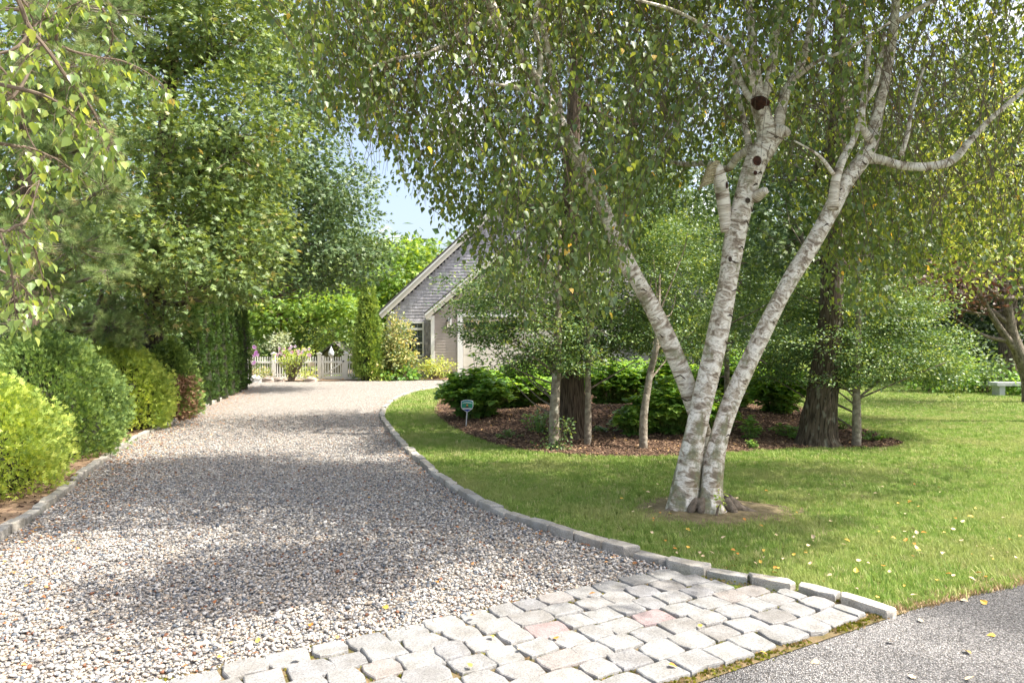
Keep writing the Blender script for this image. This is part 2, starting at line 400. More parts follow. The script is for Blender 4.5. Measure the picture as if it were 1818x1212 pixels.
# ------------------------------------------------------------------ leaf meshes
def T_arr(V, F): return np.array(V, float), np.array(F, int)
LEAF = T_arr([(0, 0, 0), (.27, .5, .07), (0, 1, -.03), (-.27, .5, .07)], [(0, 1, 2), (0, 2, 3)])
BIRCH = T_arr([(0, 0, 0), (.36, .2, .07), (.30, .5, .08), (0, 1, -.06), (-.30, .5, .08), (-.36, .2, .07)],
              [(0, 1, 2), (0, 2, 3), (0, 3, 4), (0, 4, 5)])
OAKL = T_arr([(0, 0, 0), (.10, .5, 0), (0, 1.05, -.05), (-.10, .5, 0), (.46, .80, .06), (-.46, .78, .06), (.40, .42, .05), (-.40, .40, .05)],
             [(0, 1, 2), (0, 2, 3), (0, 4, 1), (0, 3, 5), (0, 6, 1), (0, 3, 7)])
SPRAY = T_arr([(0, 0, 0), (.05, 0, 0), (0, 1, 0), (.45, .75, .05), (-.45, .75, .05), (.06, .2, 0), (-.06, .2, 0), (.62, .38, .1), (-.62, .38, .1)],
              [(0, 1, 2), (0, 5, 3), (0, 4, 6), (0, 5, 7), (0, 8, 6)])
FEATH = T_arr([(0, 0, 0), (.13, .35, .03), (0, 1, 0), (-.13, .35, .03), (.10, .2, 0), (.42, .72, .06), (.22, .75, .03), (-.10, .2, 0), (-.42, .72, .06), (-.22, .75, .03)],
              [(0, 1, 2), (0, 2, 3), (0, 4, 5), (0, 5, 6), (0, 8, 7), (0, 9, 8)])
BROAD = T_arr([(0, 0, 0), (.34, .35, .09), (.27, .68, .07), (0, 1, -.05), (-.27, .68, .07), (-.34, .35, .09)],
              [(0, 1, 2), (0, 2, 3), (0, 3, 4), (0, 4, 5)])

def unit(a): return a / np.maximum(np.linalg.norm(a, axis=1, keepdims=True), 1e-9)

def leaf_cloud(name, tmpl, P, Yd, Zd, S, R, mat, parent, kind='stuff', label=None):
    Vt, Ft = tmpl
    Yd = unit(Yd); X = unit(np.cross(Yd, Zd)); Z = np.cross(X, Yd)
    S = np.asarray(S)[:, None]
    V = (P[:, None, :] + (X * S)[:, None, :] * Vt[None, :, 0:1] + (Yd * S)[:, None, :] * Vt[None, :, 1:2] + (Z * S)[:, None, :] * Vt[None, :, 2:3])
    n, k = len(P), len(Vt)
    F = (Ft[None] + (np.arange(n) * k)[:, None, None]).reshape(-1, 3)
    me = mesh_np(name, V.reshape(-1, 3), F, mat, np.repeat(R, k))
    o = link(name, me, parent)
    if kind: o['kind'] = kind
    if label: o['label'] = label
    return o

def blob_points(blob, n, rng, inner=0.35, lump=0.22):
    """clump centres in an uneven ellipsoid, biased to its outside"""
    c = np.array(blob[:3]); r = np.array(blob[3:6])
    d = unit(rng.normal(size=(n, 3)))
    ph = rng.uniform(0, 6.28, 6); fr = rng.uniform(1.6, 4.2, (3, 3))
    w = 1 + lump * (np.sin(d @ fr[0] * 1.5 + ph[0]) + np.sin(d @ fr[1] * 2.2 + ph[1]) * .7 + np.sin(d @ fr[2] * 3 + ph[2]) * .4)
    u = inner + (1 - inner) * rng.uniform(0, 1, n) ** 0.6
    return c + d * r * (u * w)[:, None], d

def clump_leaves(C, D, per, cr, size, rng, flat=0.5, up=0.7, outw=0.5, droop=0.3, svar=0.3):
    n = len(C)
    off = rng.normal(size=(n, per, 3)) * np.array([cr, cr, cr * flat])
    P = (C[:, None, :] + off).reshape(-1, 3)
    Dn = np.repeat(D, per, axis=0)
    N = len(P)
    Z = unit(rng.normal(size=(N, 3)) * 0.6 + np.array([0, 0, up]) + Dn * outw)
    Y = unit(off.reshape(-1, 3) / cr + rng.normal(size=(N, 3)) * 0.7 + Dn * 0.6 + np.array([0, 0, -droop]))
    S = size * (1 + svar * rng.uniform(-1, 1, N))
    clump_tone = np.repeat(rng.normal(0, 0.13, n), per)
    R = np.clip(rng.beta(2.2, 2.2, N) + clump_tone, 0, 1)
    return P, Y, Z, S, R

def scatter(name, P, R, S, templates, parent=None, idx=None, kind='stuff'):
    """many small alike pieces (pebbles, grass, needles) as one object of kind stuff"""
    n = len(P)
    me = bpy.data.meshes.new(name); me.vertices.add(n)
    me.vertices.foreach_set('co', np.asarray(P, np.float32).ravel())
    a = me.attributes.new('rot', 'FLOAT_VECTOR', 'POINT'); a.data.foreach_set('vector', np.asarray(R, np.float32).ravel())
    S = np.asarray(S, np.float32)
    if S.ndim == 1: S = np.repeat(S[:, None], 3, 1)
    a = me.attributes.new('scl', 'FLOAT_VECTOR', 'POINT'); a.data.foreach_set('vector', S.ravel())
    a = me.attributes.new('idx', 'INT', 'POINT')
    a.data.foreach_set('value', (RNG.integers(0, len(templates), n) if idx is None else idx).astype(np.int32))
    o = link(name, me, parent); o['kind'] = kind
    g = bpy.data.node_groups.new(name + '_nodes', 'GeometryNodeTree')
    g.interface.new_socket('Geometry', in_out='INPUT', socket_type='NodeSocketGeometry')
    g.interface.new_socket('Geometry', in_out='OUTPUT', socket_type='NodeSocketGeometry')
    N = g.nodes; L = g.links
    gi = N.new('NodeGroupInput'); go = N.new('NodeGroupOutput')
    ip = N.new('GeometryNodeInstanceOnPoints'); jn = N.new('GeometryNodeJoinGeometry')
    for t in reversed(templates):
        oi = N.new('GeometryNodeObjectInfo'); oi.inputs['Object'].default_value = t; oi.inputs['As Instance'].default_value = True
        L.new(oi.outputs['Geometry'], jn.inputs['Geometry'])
    def na(nm, ty):
        q = N.new('GeometryNodeInputNamedAttribute'); q.data_type = ty; q.inputs['Name'].default_value = nm; return q
    L.new(gi.outputs[0], ip.inputs['Points']); L.new(jn.outputs[0], ip.inputs['Instance'])
    ip.inputs['Pick Instance'].default_value = True
    L.new(na('idx', 'INT').outputs['Attribute'], ip.inputs['Instance Index'])
    L.new(na('rot', 'FLOAT_VECTOR').outputs['Attribute'], ip.inputs['Rotation'])
    L.new(na('scl', 'FLOAT_VECTOR').outputs['Attribute'], ip.inputs['Scale'])
    L.new(ip.outputs[0], go.inputs[0])
    md = o.modifiers.new('scatter', 'NODES'); md.node_group = g
    return o

def template(name, V, F, mat, smooth=False, rnd=None):
    me = mesh_np(name, V, F, mat, rnd, smooth=smooth)
    return bpy.data.objects.new(name, me)

def inside(poly, P):
    poly = np.asarray(poly); x, y = P[:, 0], P[:, 1]; r = np.zeros(len(P), bool)
    j = len(poly) - 1
    for i in range(len(poly)):
        xi, yi = poly[i][:2]; xj, yj = poly[j][:2]
        c = ((yi > y) != (yj > y)) & (x < (xj - xi) * (y - yi) / (yj - yi + 1e-12) + xi)
        r ^= c; j = i
    return r

def resample(P, step):
    P = np.asarray(P, float)[:, :2]
    d = np.r_[0, np.cumsum(np.linalg.norm(np.diff(P, axis=0), axis=1))]
    t = np.arange(0, d[-1], step)
    return np.c_[np.interp(t, d, P[:, 0]), np.interp(t, d, P[:, 1])]

def curve2(P, k=10):
    q, _ = smooth_path([(p[0], p[1], 0) for p in P], [0] * len(P), k)
    return np.array(q)[:, :2]

def offset(P, d):
    T = np.gradient(P, axis=0); T /= np.linalg.norm(T, axis=1, keepdims=True)
    return P + np.c_[-T[:, 1], T[:, 0]] * d

# ------------------------------------------------------------------ plan of the ground
KH = 0.066
APU = np.array([0.868, 0.496]); APN = np.array([-0.496, 0.868])   # along / across the cobbles
AP0 = np.array([0.82, 3.2])                                         # a point on the road edge
right_px = [(1575, 1082), (1455, 1045), (1385, 1030), (1310, 1019), (1250, 1008), (1190, 996), (1130, 980), (1000, 943), (870, 899), (800, 861), (740, 814),
            (700, 774), (679, 746), (674, 731), (686, 714), (712, 699), (757, 688), (830, 681.5)]
CR = curve2([G(x, y, KH) for x, y in right_px])
CR = np.vstack([CR, [[0.5, 27.2], [2.5, 27.3]]])
left_px = [(-420, 1200), (-160, 1045), (0, 950), (95, 887), (180, 818), (250, 772), (330, 735), (380, 712), (430, 687)]
CL = curve2([np.array([-2.3, 1.25, 0]), np.array([-2.95, 2.2, 0])] + [G(x, y, KH) for x, y in left_px])
CL = np.vstack([CL, [[-10.6, 25.6], [-12.5, 27.3]]])

def hmound(X, Y):
    return 0.30 * np.exp(-((X - 2.6) / 3.3) ** 2 - ((Y - 13.6) / 1.9) ** 2)
def GB(px, py):
    z = 0.0
    for _ in range(8):
        p = G(px, py, z); z = float(hmound(p[0], p[1]))
    p[2] = z
    return p
bed_px = [(786, 700), (776, 716), (772, 735), (800, 763), (880, 791), (960, 804), (1060, 811), (1200, 811), (1300, 805), (1400, 799), (1500, 797), (1575, 796),
          (1603, 788), (1560, 775), (1480, 751), (1425, 725), (1385, 703), (1330, 690), (1200, 684), (1000, 684), (860, 686)]
BED = curve2([G(x, y) for x, y in bed_px] + [G(*bed_px[0])], 8)

def sheet(name, poly, z, mat, parent=None, kind='structure'):
    V = [(p[0], p[1], z) for p in poly]
    me = mesh_np(name, V, [tuple(range(len(V)))], mat)
    o = link(name, me, parent); o['kind'] = kind
    return o

# base sheet under everything, out to the horizon
m, n, l, out = nt('turf_soil')
geo = n.new('ShaderNodeNewGeometry')
z1 = n.new('ShaderNodeTexNoise'); z1.inputs['Scale'].default_value = 0.7; z1.inputs['Detail'].default_value = 5
z2 = n.new('ShaderNodeTexNoise'); z2.inputs['Scale'].default_value = 60; z2.inputs['Detail'].default_value = 3
l.new(geo.outputs['Position'], z1.inputs['Vector']); l.new(geo.outputs['Position'], z2.inputs['Vector'])
r1 = ramp(n, [(0.35, (0.10, 0.16, 0.03)), (0.55, (0.15, 0.205, 0.045)), (0.7, (0.22, 0.24, 0.08))]); l.new(z1.outputs['Fac'], r1.inputs['Fac'])
r2 = ramp(n, [(0.3, (0.55, 0.55, 0.5)), (0.7, (1.25, 1.25, 1.2))]); l.new(z2.outputs['Fac'], r2.inputs['Fac'])
mu = n.new('ShaderNodeMix'); mu.data_type = 'RGBA'; mu.blend_type = 'MULTIPLY'; mu.inputs['Factor'].default_value = 1
l.new(r1.outputs['Color'], mu.inputs['A']); l.new(r2.outputs['Color'], mu.inputs['B'])
p = n.new('ShaderNodeBsdfPrincipled'); p.inputs['Roughness'].default_value = 0.95; p.inputs['Specular IOR Level'].default_value = 0.1
l.new(mu.outputs['Result'], p.inputs['Base Color'])
b = n.new('ShaderNodeBump'); b.inputs['Strength'].default_value = 0.8; b.inputs['Distance'].default_value = 0.03; l.new(z2.outputs['Fac'], b.inputs['Height']); l.new(b.outputs[0], p.inputs['Normal'])
l.new(p.outputs[0], out.inputs['Surface'])
M_turf = m
sheet('ground', [(-400, -200), (400, -200), (400, 600), (-400, 600)], -0.012, M_turf)

M_gravel = gravel_mat('gravel', 50, STONES)
M_asph = gravel_mat('asphalt', 150, [(0, (0.16, 0.16, 0.165)), (0.35, (0.27, 0.27, 0.275)), (0.6, (0.11, 0.11, 0.115)), (0.75, (0.38, 0.37, 0.37)), (0.9, (0.2, 0.19, 0.18)), (0.96, (0.5, 0.49, 0.48))])
# old asphalt is patched: worn paler further from the edge
n = M_asph.node_tree.nodes; l = M_asph.node_tree.links
geo = n.new('ShaderNodeNewGeometry'); zz = n.new('ShaderNodeTexNoise'); zz.inputs['Scale'].default_value = 0.8; zz.inputs['Detail'].default_value = 4
l.new(geo.outputs['Position'], zz.inputs['Vector'])
rr = ramp(n, [(0.38, (0.72, 0.72, 0.73)), (0.60, (1.5, 1.48, 1.45))]); l.new(zz.outputs['Fac'], rr.inputs['Fac'])
pb = [x for x in n if x.type == 'BSDF_PRINCIPLED'][0]; src = pb.inputs['Base Color'].links[0].from_socket
mu = n.new('ShaderNodeMix'); mu.data_type = 'RGBA'; mu.blend_type = 'MULTIPLY'; mu.inputs['Factor'].default_value = 1
l.new(src, mu.inputs['A']); l.new(rr.outputs['Color'], mu.inputs['B']); l.new(mu.outputs['Result'], pb.inputs['Base Color'])

e0 = AP0 - APU * 60; e1 = AP0 + APU * 1.6; e2 = np.array([3.39, 4.52]); e3 = e2 + np.array([0.91, 0.414]) * 60
sheet('road', [e0, e1, e2, e3, e3 + np.array([3, -7]), e0 + np.array([3, -7.5])], 0.0, M_asph)

DRIVE = np.vstack([CR, [[3.5, 29.6]], [[-13, 29.6]], CL[::-1]])
a_up = AP0 + APN * 1.25
# clip the near end of the drive along the cobbles
dl = a_up - APU * 6.5; dr = a_up + APU * 0.55
def half_plane(poly, p0, nrm):
    out = []
    for i in range(len(poly)):
        a, b = np.array(poly[i]), np.array(poly[(i + 1) % len(poly)]); da, db = np.dot(a - p0, nrm), np.dot(b - p0, nrm)
        if da >= 0: out.append(a)
        if (da >= 0) != (db >= 0): out.append(a + (b - a) * da / (da - db))
    return out
DR = half_plane(DRIVE, AP0 + APN * 1.23, APN)
sheet('driveway', DR, 0.004, M_gravel)
M_moss = simple('moss_and_sand', (0.22, 0.16, 0.10), 0.95, 0.3, 9, 0.8, col2=(0.09, 0.085, 0.03), bscale=90, spec=0.1)
APR = [AP0 - APU * 7 - APN * 0.03, AP0 + APU * 1.75 - APN * 0.03, AP0 + APU * 1.55 + APN * 0.30, dr + APN * .02, dl + APN * .02]
apron = sheet('cobblestone_apron', APR, 0.006, M_moss)
M_soil = simple('bare_soil', (0.40, 0.27, 0.17), 0.95, 0.5, 6, 0.8, bscale=60, col2=(0.17, 0.11, 0.07))
hedge_bed = sheet('hedge_bed', list(offset(CL, 0.1)) + [(-14, 29), (-16, 20), (-13, 5), (-8, 1)], 0.03, M_soil)
garden_bed = sheet('garden_bed', [(-13.2, 27.2), (-7.0, 27.4), (-6.6, 27.9), (-2.4, 28.2), (-2.2, 29.3), (-13.2, 29.3)], 0.03, M_soil)

# mulch bed: rings shrinking to its middle, over the mound
M_mulch = simple('mulch', (0.15, 0.095, 0.065), 0.95, 0.5, 22, 0.9, col2=(0.09, 0.05, 0.034), bscale=70, spec=0.1)
bc = np.array([2.4, 13.6]); rings = 30; V = []; F = []
nb_ = len(BED) - 1
for i in range(rings + 1):
    t = 1 - i / rings * 0.995
    for q in BED[:-1]:
        p_ = bc + (q - bc) * t
        V.append((p_[0], p_[1], 0.014 + float(hmound(p_[0], p_[1]))))
for i in range(rings):
    for k in range(nb_):
        a = i * nb_ + k; b_ = i * nb_ + (k + 1) % nb_
        F.append((a, b_, b_ + nb_, a + nb_))
o = link('mulch_bed', mesh_np('mulch_bed', V, F, M_mulch, smooth=True)); o['kind'] = 'structure'
mulch_bed = o

# ------------------------------------------------------------------ granite stones
def granite(name, cols):
    m, n, l, out = nt(name)
    oi = n.new('ShaderNodeObjectInfo'); r = ramp(n, cols, 'LINEAR'); l.new(oi.outputs['Random'], r.inputs['Fac'])
    geo = n.new('ShaderNodeNewGeometry')
    z = n.new('ShaderNodeTexNoise'); z.inputs['Scale'].default_value = 130; z.inputs['Detail'].default_value = 4; z.inputs['Roughness'].default_value = 0.8; l.new(geo.outputs['Position'], z.inputs['Vector'])
    z3 = n.new('ShaderNodeTexNoise'); z3.inputs['Scale'].default_value = 9; z3.inputs['Detail'].default_value = 5; l.new(geo.outputs['Position'], z3.inputs['Vector'])
    r2 = ramp(n, [(0.36, (0.55, 0.55, 0.57)), (0.5, (1, 1, 1)), (0.66, (1.25, 1.23, 1.2))]); l.new(z.outputs['Fac'], r2.inputs['Fac'])
    r3 = ramp(n, [(0.3, (0.78, 0.76, 0.72)), (0.6, (1.05, 1.05, 1.05))]); l.new(z3.outputs['Fac'], r3.inputs['Fac'])
    a = n.new('ShaderNodeMix'); a.data_type = 'RGBA'; a.blend_type = 'MULTIPLY'; a.inputs['Factor'].default_value = 1
    l.new(r.outputs['Color'], a.inputs['A']); l.new(r2.outputs['Color'], a.inputs['B'])
    c = n.new('ShaderNodeMix'); c.data_type = 'RGBA'; c.blend_type = 'MULTIPLY'; c.inputs['Factor'].default_value = 1
    l.new(a.outputs['Result'], c.inputs['A']); l.new(r3.outputs['Color'], c.inputs['B'])
    p = n.new('ShaderNodeBsdfPrincipled'); p.inputs['Roughness'].default_value = 0.75; p.inputs['Specular IOR Level'].default_value = 0.3
    l.new(c.outputs['Result'], p.inputs['Base Color'])
    bz = n.new('ShaderNodeTexNoise'); bz.inputs['Scale'].default_value = 45; bz.inputs['Detail'].default_value = 6; l.new(geo.outputs['Position'], bz.inputs['Vector'])
    b = n.new('ShaderNodeBump'); b.inputs['Strength'].default_value = 0.8; b.inputs['Distance'].default_value = 0.008; l.new(bz.outputs['Fac'], b.inputs['Height']); l.new(b.outputs[0], p.inputs['Normal'])
    l.new(p.outputs[0], out.inputs['Surface'])
    return m
M_cobble = granite('granite_cobble', [(0, (0.22, 0.22, 0.227)), (0.25, (0.275, 0.275, 0.27)), (0.5, (0.24, 0.24, 0.24)), (0.75, (0.29, 0.285, 0.28)), (0.9, (0.215, 0.21, 0.205)), (1.0, (0.27, 0.25, 0.24))])
M_pinkg = granite('pink_granite_cobble', [(0, (0.27, 0.215, 0.215)), (1.0, (0.29, 0.235, 0.23))])
M_kerb = granite('granite_kerb', [(0, (0.29, 0.28, 0.26)), (0.35, (0.43, 0.40, 0.35)), (0.7, (0.37, 0.36, 0.335)), (1.0, (0.48, 0.45, 0.40))])

def stone_variant(nm, mat, rng, L=1.0, Wd=1.0, H=1.0, rough=0.05, dome=0.02):
    """rounded block, unit footprint, top at z = 0, going down"""
    ang = [(-.5, -.5), (0, -.52), (.5, -.5), (.52, 0), (.5, .5), (0, .52), (-.5, .5), (-.52, 0)]
    ring = np.array(ang) * [L, Wd] + rng.normal(0, rough, (8, 2)) * [L, Wd]
    for i in (0, 2, 4, 6): ring[i] *= 0.94
    V = [(x, y, -H) for x, y in ring] + [(x, y, -0.012 - abs(rng.normal(0, .003))) for x, y in ring]
    V += [(x * .975, y * .97, -.004 + rng.normal(0, .001)) for x, y in ring] + [(x * .93, y * .91, rng.normal(0, .001)) for x, y in ring]
    F = []
    for i in range(8):
        j = (i + 1) % 8
        for q in (0, 8, 16): F.append((q + i, q + j, q + 8 + j, q + 8 + i))
    F.append(tuple(24 + i for i in range(8)))
    me = mesh_np(nm, V, F, mat)
    return me
rs = np.random.default_rng(5)
cob = [stone_variant('paving_stone', M_cobble, rs, H=0.05) for _ in range(12)]
cobp = [stone_variant('paving_stone', M_pinkg, rs, H=0.05) for _ in range(2)]
ROWP = 0.171
first = True
for row in range(7):
    u = -6.2 + rs.uniform(0, .15)
    vmid = 0.03 + ROWP * (row + 0.5)
    # the row runs on until it meets the kerb
    umax = 1.75
    for uu in np.arange(.2, 1.75, .01):
        q_ = AP0 + APU * uu + APN * (vmid + .04); k_ = int(np.argmin(np.linalg.norm(CR - q_, axis=1))); k_ = min(k_, len(CR) - 2)
        t_ = CR[k_ + 1] - CR[k_]; t_ /= np.linalg.norm(t_); sd = t_[0] * (q_[1] - CR[k_][1]) - t_[1] * (q_[0] - CR[k_][0])
        if sd < .035: umax = uu; break
    while True:
        Ls = rs.uniform(0.165, 0.235)
        if umax - u < .07: break
        if u + Ls > umax - .06: Ls = umax - u
        c = AP0 + APU * (u + Ls / 2) + APN * (vmid + rs.normal(0, .006))
        pxx = 909 + c[0] / c[1] * FPX
        if c[1] > 0.9 and pxx > -700:
            pink = (abs(pxx - 965) < 42 and row == 4) or (abs(pxx - 1163) < 40 and row == 3)
            me = cobp[0] if pink else cob[rs.integers(12)]
            o = link('paving_stone', me, None); o.parent = apron
            o.location = (c[0], c[1], 0.028 + rs.normal(0, .003) - (0.003 if row == 6 else 0))
            g = rs.uniform(0.0, 0.010)
            o.scale = (Ls - g, ROWP - rs.uniform(0.0, 0.010), 1)
            o.rotation_euler = (rs.normal(0, .014), rs.normal(0, .014), math.atan2(APU[1], APU[0]) + rs.normal(0, .025) + (math.pi if rs.random() < .5 else 0))
        u += Ls

def kerb_line(path, name, label, side, stop=None):
    root = empty(name, (path[0][0], path[0][1], 0)); tag(root, label, 'kerb'); root['kind'] = 'structure'
    variants = [stone_variant('kerb_stone', M_kerb, rs, H=0.16, rough=0.06, dome=.05) for _ in range(8)]
    d = np.r_[0, np.cumsum(np.linalg.norm(np.diff(path, axis=0), axis=1))]
    t = 0.0; cnt = 0
    while t < d[-1] - 0.2 and cnt < 295:
        Ls = rs.uniform(0.23, 0.33)
        a = np.array([np.interp(t, d, path[:, 0]), np.interp(t, d, path[:, 1])])
        b = np.array([np.interp(t + Ls, d, path[:, 0]), np.interp(t + Ls, d, path[:, 1])])
        c = (a + b) / 2; dv = b - a; nrm = np.array([-dv[1], dv[0]]) / np.linalg.norm(dv) * side
        c = c + nrm * 0.055 + nrm * rs.normal(0, .006)
        if c[1] > 0.5:
            o = link('kerb_stone', variants[rs.integers(8)], None); o.parent = root; o.matrix_parent_inverse = Matrix.Translation(root.location).inverted()
            o.location = (c[0], c[1], KH + rs.normal(0, .009) - (.012 if (cnt < 2 and side < 0) else 0)); o.scale = (Ls - .012, 0.098 + rs.uniform(-.012, .012), 1)
            o.rotation_euler = (rs.normal(0, .03), rs.normal(0, .02), math.atan2(dv[1], dv[0]) + rs.normal(0, .02))
        t += Ls; cnt += 1
    return root
kerb_line(CR, 'lawn_kerb', 'low kerb of split granite blocks curving between the gravel and the lawn', -1)
kerb_line(CL, 'hedge_kerb', 'low kerb of granite blocks along the foot of the hedge', 1)

# ------------------------------------------------------------------ gravel pebbles
def ico(nm, rng, mat, sq=(1, .8, .55), sub=1):
    t = (1 + 5 ** .5) / 2
    V = np.array([(-1, t, 0), (1, t, 0), (-1, -t, 0), (1, -t, 0), (0, -1, t), (0, 1, t), (0, -1, -t), (0, 1, -t), (t, 0, -1), (t, 0, 1), (-t, 0, -1), (-t, 0, 1)], float)
    V = unit(V) * (1 + rng.normal(0, .13, (12, 1))) * np.array(sq) * .5
    F = np.array([(0, 11, 5), (0, 5, 1), (0, 1, 7), (0, 7, 10), (0, 10, 11), (1, 5, 9), (5, 11, 4), (11, 10, 2), (10, 7, 6), (7, 1, 8), (3, 9, 4), (3, 4, 2), (3, 2, 6), (3, 6, 8), (3, 8, 9), (4, 9, 5), (2, 4, 11), (6, 2, 10), (8, 6, 7), (9, 8, 1)])
    return template(nm, V, F, mat, smooth=True)
M_peb = inst_mat('pebble', STONES, 0.65, 0.3, interp='CONSTANT')
pebs = [ico('pebble_shape', rs, M_peb, (1, rs.uniform(.65, .95), rs.uniform(.45, .7))) for _ in range(6)]
def dens_points(poly, box, dens_fn, n_max):
    x0, x1, y0, y1 = box
    P = np.c_[RNG.uniform(x0, x1, n_max), RNG.uniform(y0, y1, n_max)]
    base = n_max / ((x1 - x0) * (y1 - y0))
    keep = RNG.uniform(0, 1, n_max) < dens_fn(P) / base
    P = P[keep]
    P = P[inside(poly, P)] if poly is not None else P
    px = 909 + P[:, 0] / np.maximum(P[:, 1], .1) * FPX
    return P[(px > -400) & (px < 3000)]
innerCR = CR; DRP = np.array(DR)
SPILL = np.array(half_plane(DRIVE, AP0 + APN * 1.18, APN))
P = dens_points(SPILL, (-7, 2, 2.9, 15), lambda P: np.interp(P[:, 1], [3, 7, 10, 15], [3700, 3000, 1700, 150]), 480000)
n_ = len(P)
scatter('gravel_pebbles', np.c_[P, RNG.uniform(0.006, 0.022, n_)], RNG.uniform(-3.14, 3.14, (n_, 3)) * [0.12, 0.12, 1], np.clip(RNG.lognormal(math.log(.0168), .34, n_), .008, .038), pebs)
# rust leaf bits and brown litter lying in the gravel along the hedge kerb
M_litter = inst_mat('leaf_litter', [(0, (0.30, 0.12, 0.05)), (0.5, (0.42, 0.20, 0.09)), (0.8, (0.55, 0.33, 0.12)), (1, (0.20, 0.10, 0.06))], 0.8, 0.2)
lit = [template('litter_shape', [(0, 0, 0), (.3, .4, .12), (0, 1, .05), (-.3, .45, .1)], np.array([(0, 1, 2), (0, 2, 3)]), M_litter), template('litter_shape', [(0, 0, 0), (.2, .4, .0), (.1, 1, .15), (-.4, .5, .12)], np.array([(0, 1, 2), (0, 2, 3)]), M_litter)]
PL = []
for q in resample(CL, 0.02):
    if 3 < q[1] < 24:
        for _ in range(3):
            PL.append((q[0] + abs(RNG.normal(0, .45)) + .02, q[1] + RNG.normal(0, .1)))
for q in resample(CR, 0.03):
    if 4 < q[1] < 20: PL.append((q[0] - abs(RNG.normal(0, .15)) - .02, q[1] + RNG.normal(0, .05) + .02))
P = np.array(PL); P = P[inside(DRP, P)]
P2 = dens_points(DRP, (-7, 2, 2.9, 15), lambda P: 14 + 0 * P[:, 1], 20000)
P = np.vstack([P, P2]); n_ = len(P)
scatter('leaf_litter', np.c_[P, np.full(n_, .024)], RNG.uniform(-1, 1, (n_, 3)) * [.3, .3, 3.14], RNG.uniform(.016, .04, n_), lit)

# moss and dry bits between the cobbles
def moss_shape(mat):
    V = []; F = []
    for k in range(10):
        a = RNG.uniform(0, 6.28); r_ = RNG.uniform(0, .45); h = RNG.uniform(.4, 1)
        x, y = r_ * math.cos(a), r_ * math.sin(a); b = len(V)
        V += [(x - .12, y, 0), (x + .12, y + .05, 0), (x + .03, y + .02, h * .6)]; F.append((b, b + 1, b + 2))
    return template('moss_tuft', V, np.array(F), mat)
M_mossb = inst_mat('moss', [(0, (0.13, 0.16, 0.012)), (0.5, (0.24, 0.24, 0.02)), (0.72, (0.36, 0.31, 0.04)), (0.75, (0.45, 0.30, 0.15)), (1, (0.55, 0.40, 0.22))], 0.9, 0.1)
mt = [moss_shape(M_mossb) for _ in range(4)]
P = []
while len(P) < 9000:
    u_ = RNG.uniform(-5, 1.6); row = RNG.integers(0, 8)
    P.append(AP0 + APU * u_ + APN * (0.03 + ROWP * row + RNG.normal(0, .008)))
for i in range(9000):
    P.append(AP0 + APU * RNG.uniform(-5, 1.6) + APN * RNG.uniform(-0.03, 1.2))
for i in range(1500):
    P.append(AP0 + APU * RNG.uniform(-5, 1.7) + APN * RNG.normal(0.0, .02))
P = np.array(P)
nzv = np.sin(P[:, 0] * 9 + np.sin(P[:, 1] * 7) * 2) + np.sin(P[:, 1] * 13 + P[:, 0] * 5)
P = P[(nzv > -0.2)]; n_ = len(P)
scatter('joint_moss', np.c_[P, np.full(n_, .008)], RNG.uniform(-1, 1, (n_, 3)) * [.15, .15, 3.14], RNG.uniform(.014, .026, n_), mt)

# ------------------------------------------------------------------ mulch chips
M_chip = inst_mat('mulch_chip', [(0, (0.055, 0.036, 0.026)), (0.4, (0.12, 0.078, 0.055)), (0.8, (0.22, 0.145, 0.10)), (0.96, (0.40, 0.28, 0.18)), (1, (0.50, 0.30, 0.10))], 0.9, 0.1)
chips = []
for k in range(4):
    w_, h_ = rs.uniform(.2, .45), rs.uniform(.08, .2)
    V = [(-.5, -w_ / 2, 0), (.5, -w_ / 2 * rs.uniform(.3, 1), 0), (.45, w_ / 2, 0), (-.5, w_ / 2 * rs.uniform(.3, 1), 0), (-.4, -w_ / 3, h_), (.4, -w_ / 4, h_), (.4, w_ / 4, h_), (-.4, w_ / 4, h_)]
    chips.append(template('chip_shape', V, [(0, 1, 5, 4), (1, 2, 6, 5), (2, 3, 7, 6), (3, 0, 4, 7), (4, 5, 6, 7)], M_chip))
P = dens_points(BED * 1.0, (-3, 9, 9, 25), lambda P: np.interp(P[:, 1], [9, 12, 16, 25], [900, 600, 220, 60]), 230000)
n_ = len(P)
scatter('mulch_chips', np.c_[P, hmound(P[:, 0], P[:, 1]) + RNG.uniform(.012, .03, n_)], RNG.uniform(-1, 1, (n_, 3)) * [.5, .5, 3.14], RNG.uniform(.025, .075, n_), chips)
PB = np.array(list(offset(CL, 0.1)) + [(-14, 29), (-16, 20), (-13, 5), (-8, 1)])
P = dens_points(PB, (-13, -3, 3, 22), lambda P: 80 + 0 * P[:, 1], 60000); n_ = len(P)
scatter('hedge_bed_litter', np.c_[P, np.full(n_, .04)], RNG.uniform(-1, 1, (n_, 3)) * [.5, .5, 3.14], RNG.uniform(.02, .06, n_), chips)

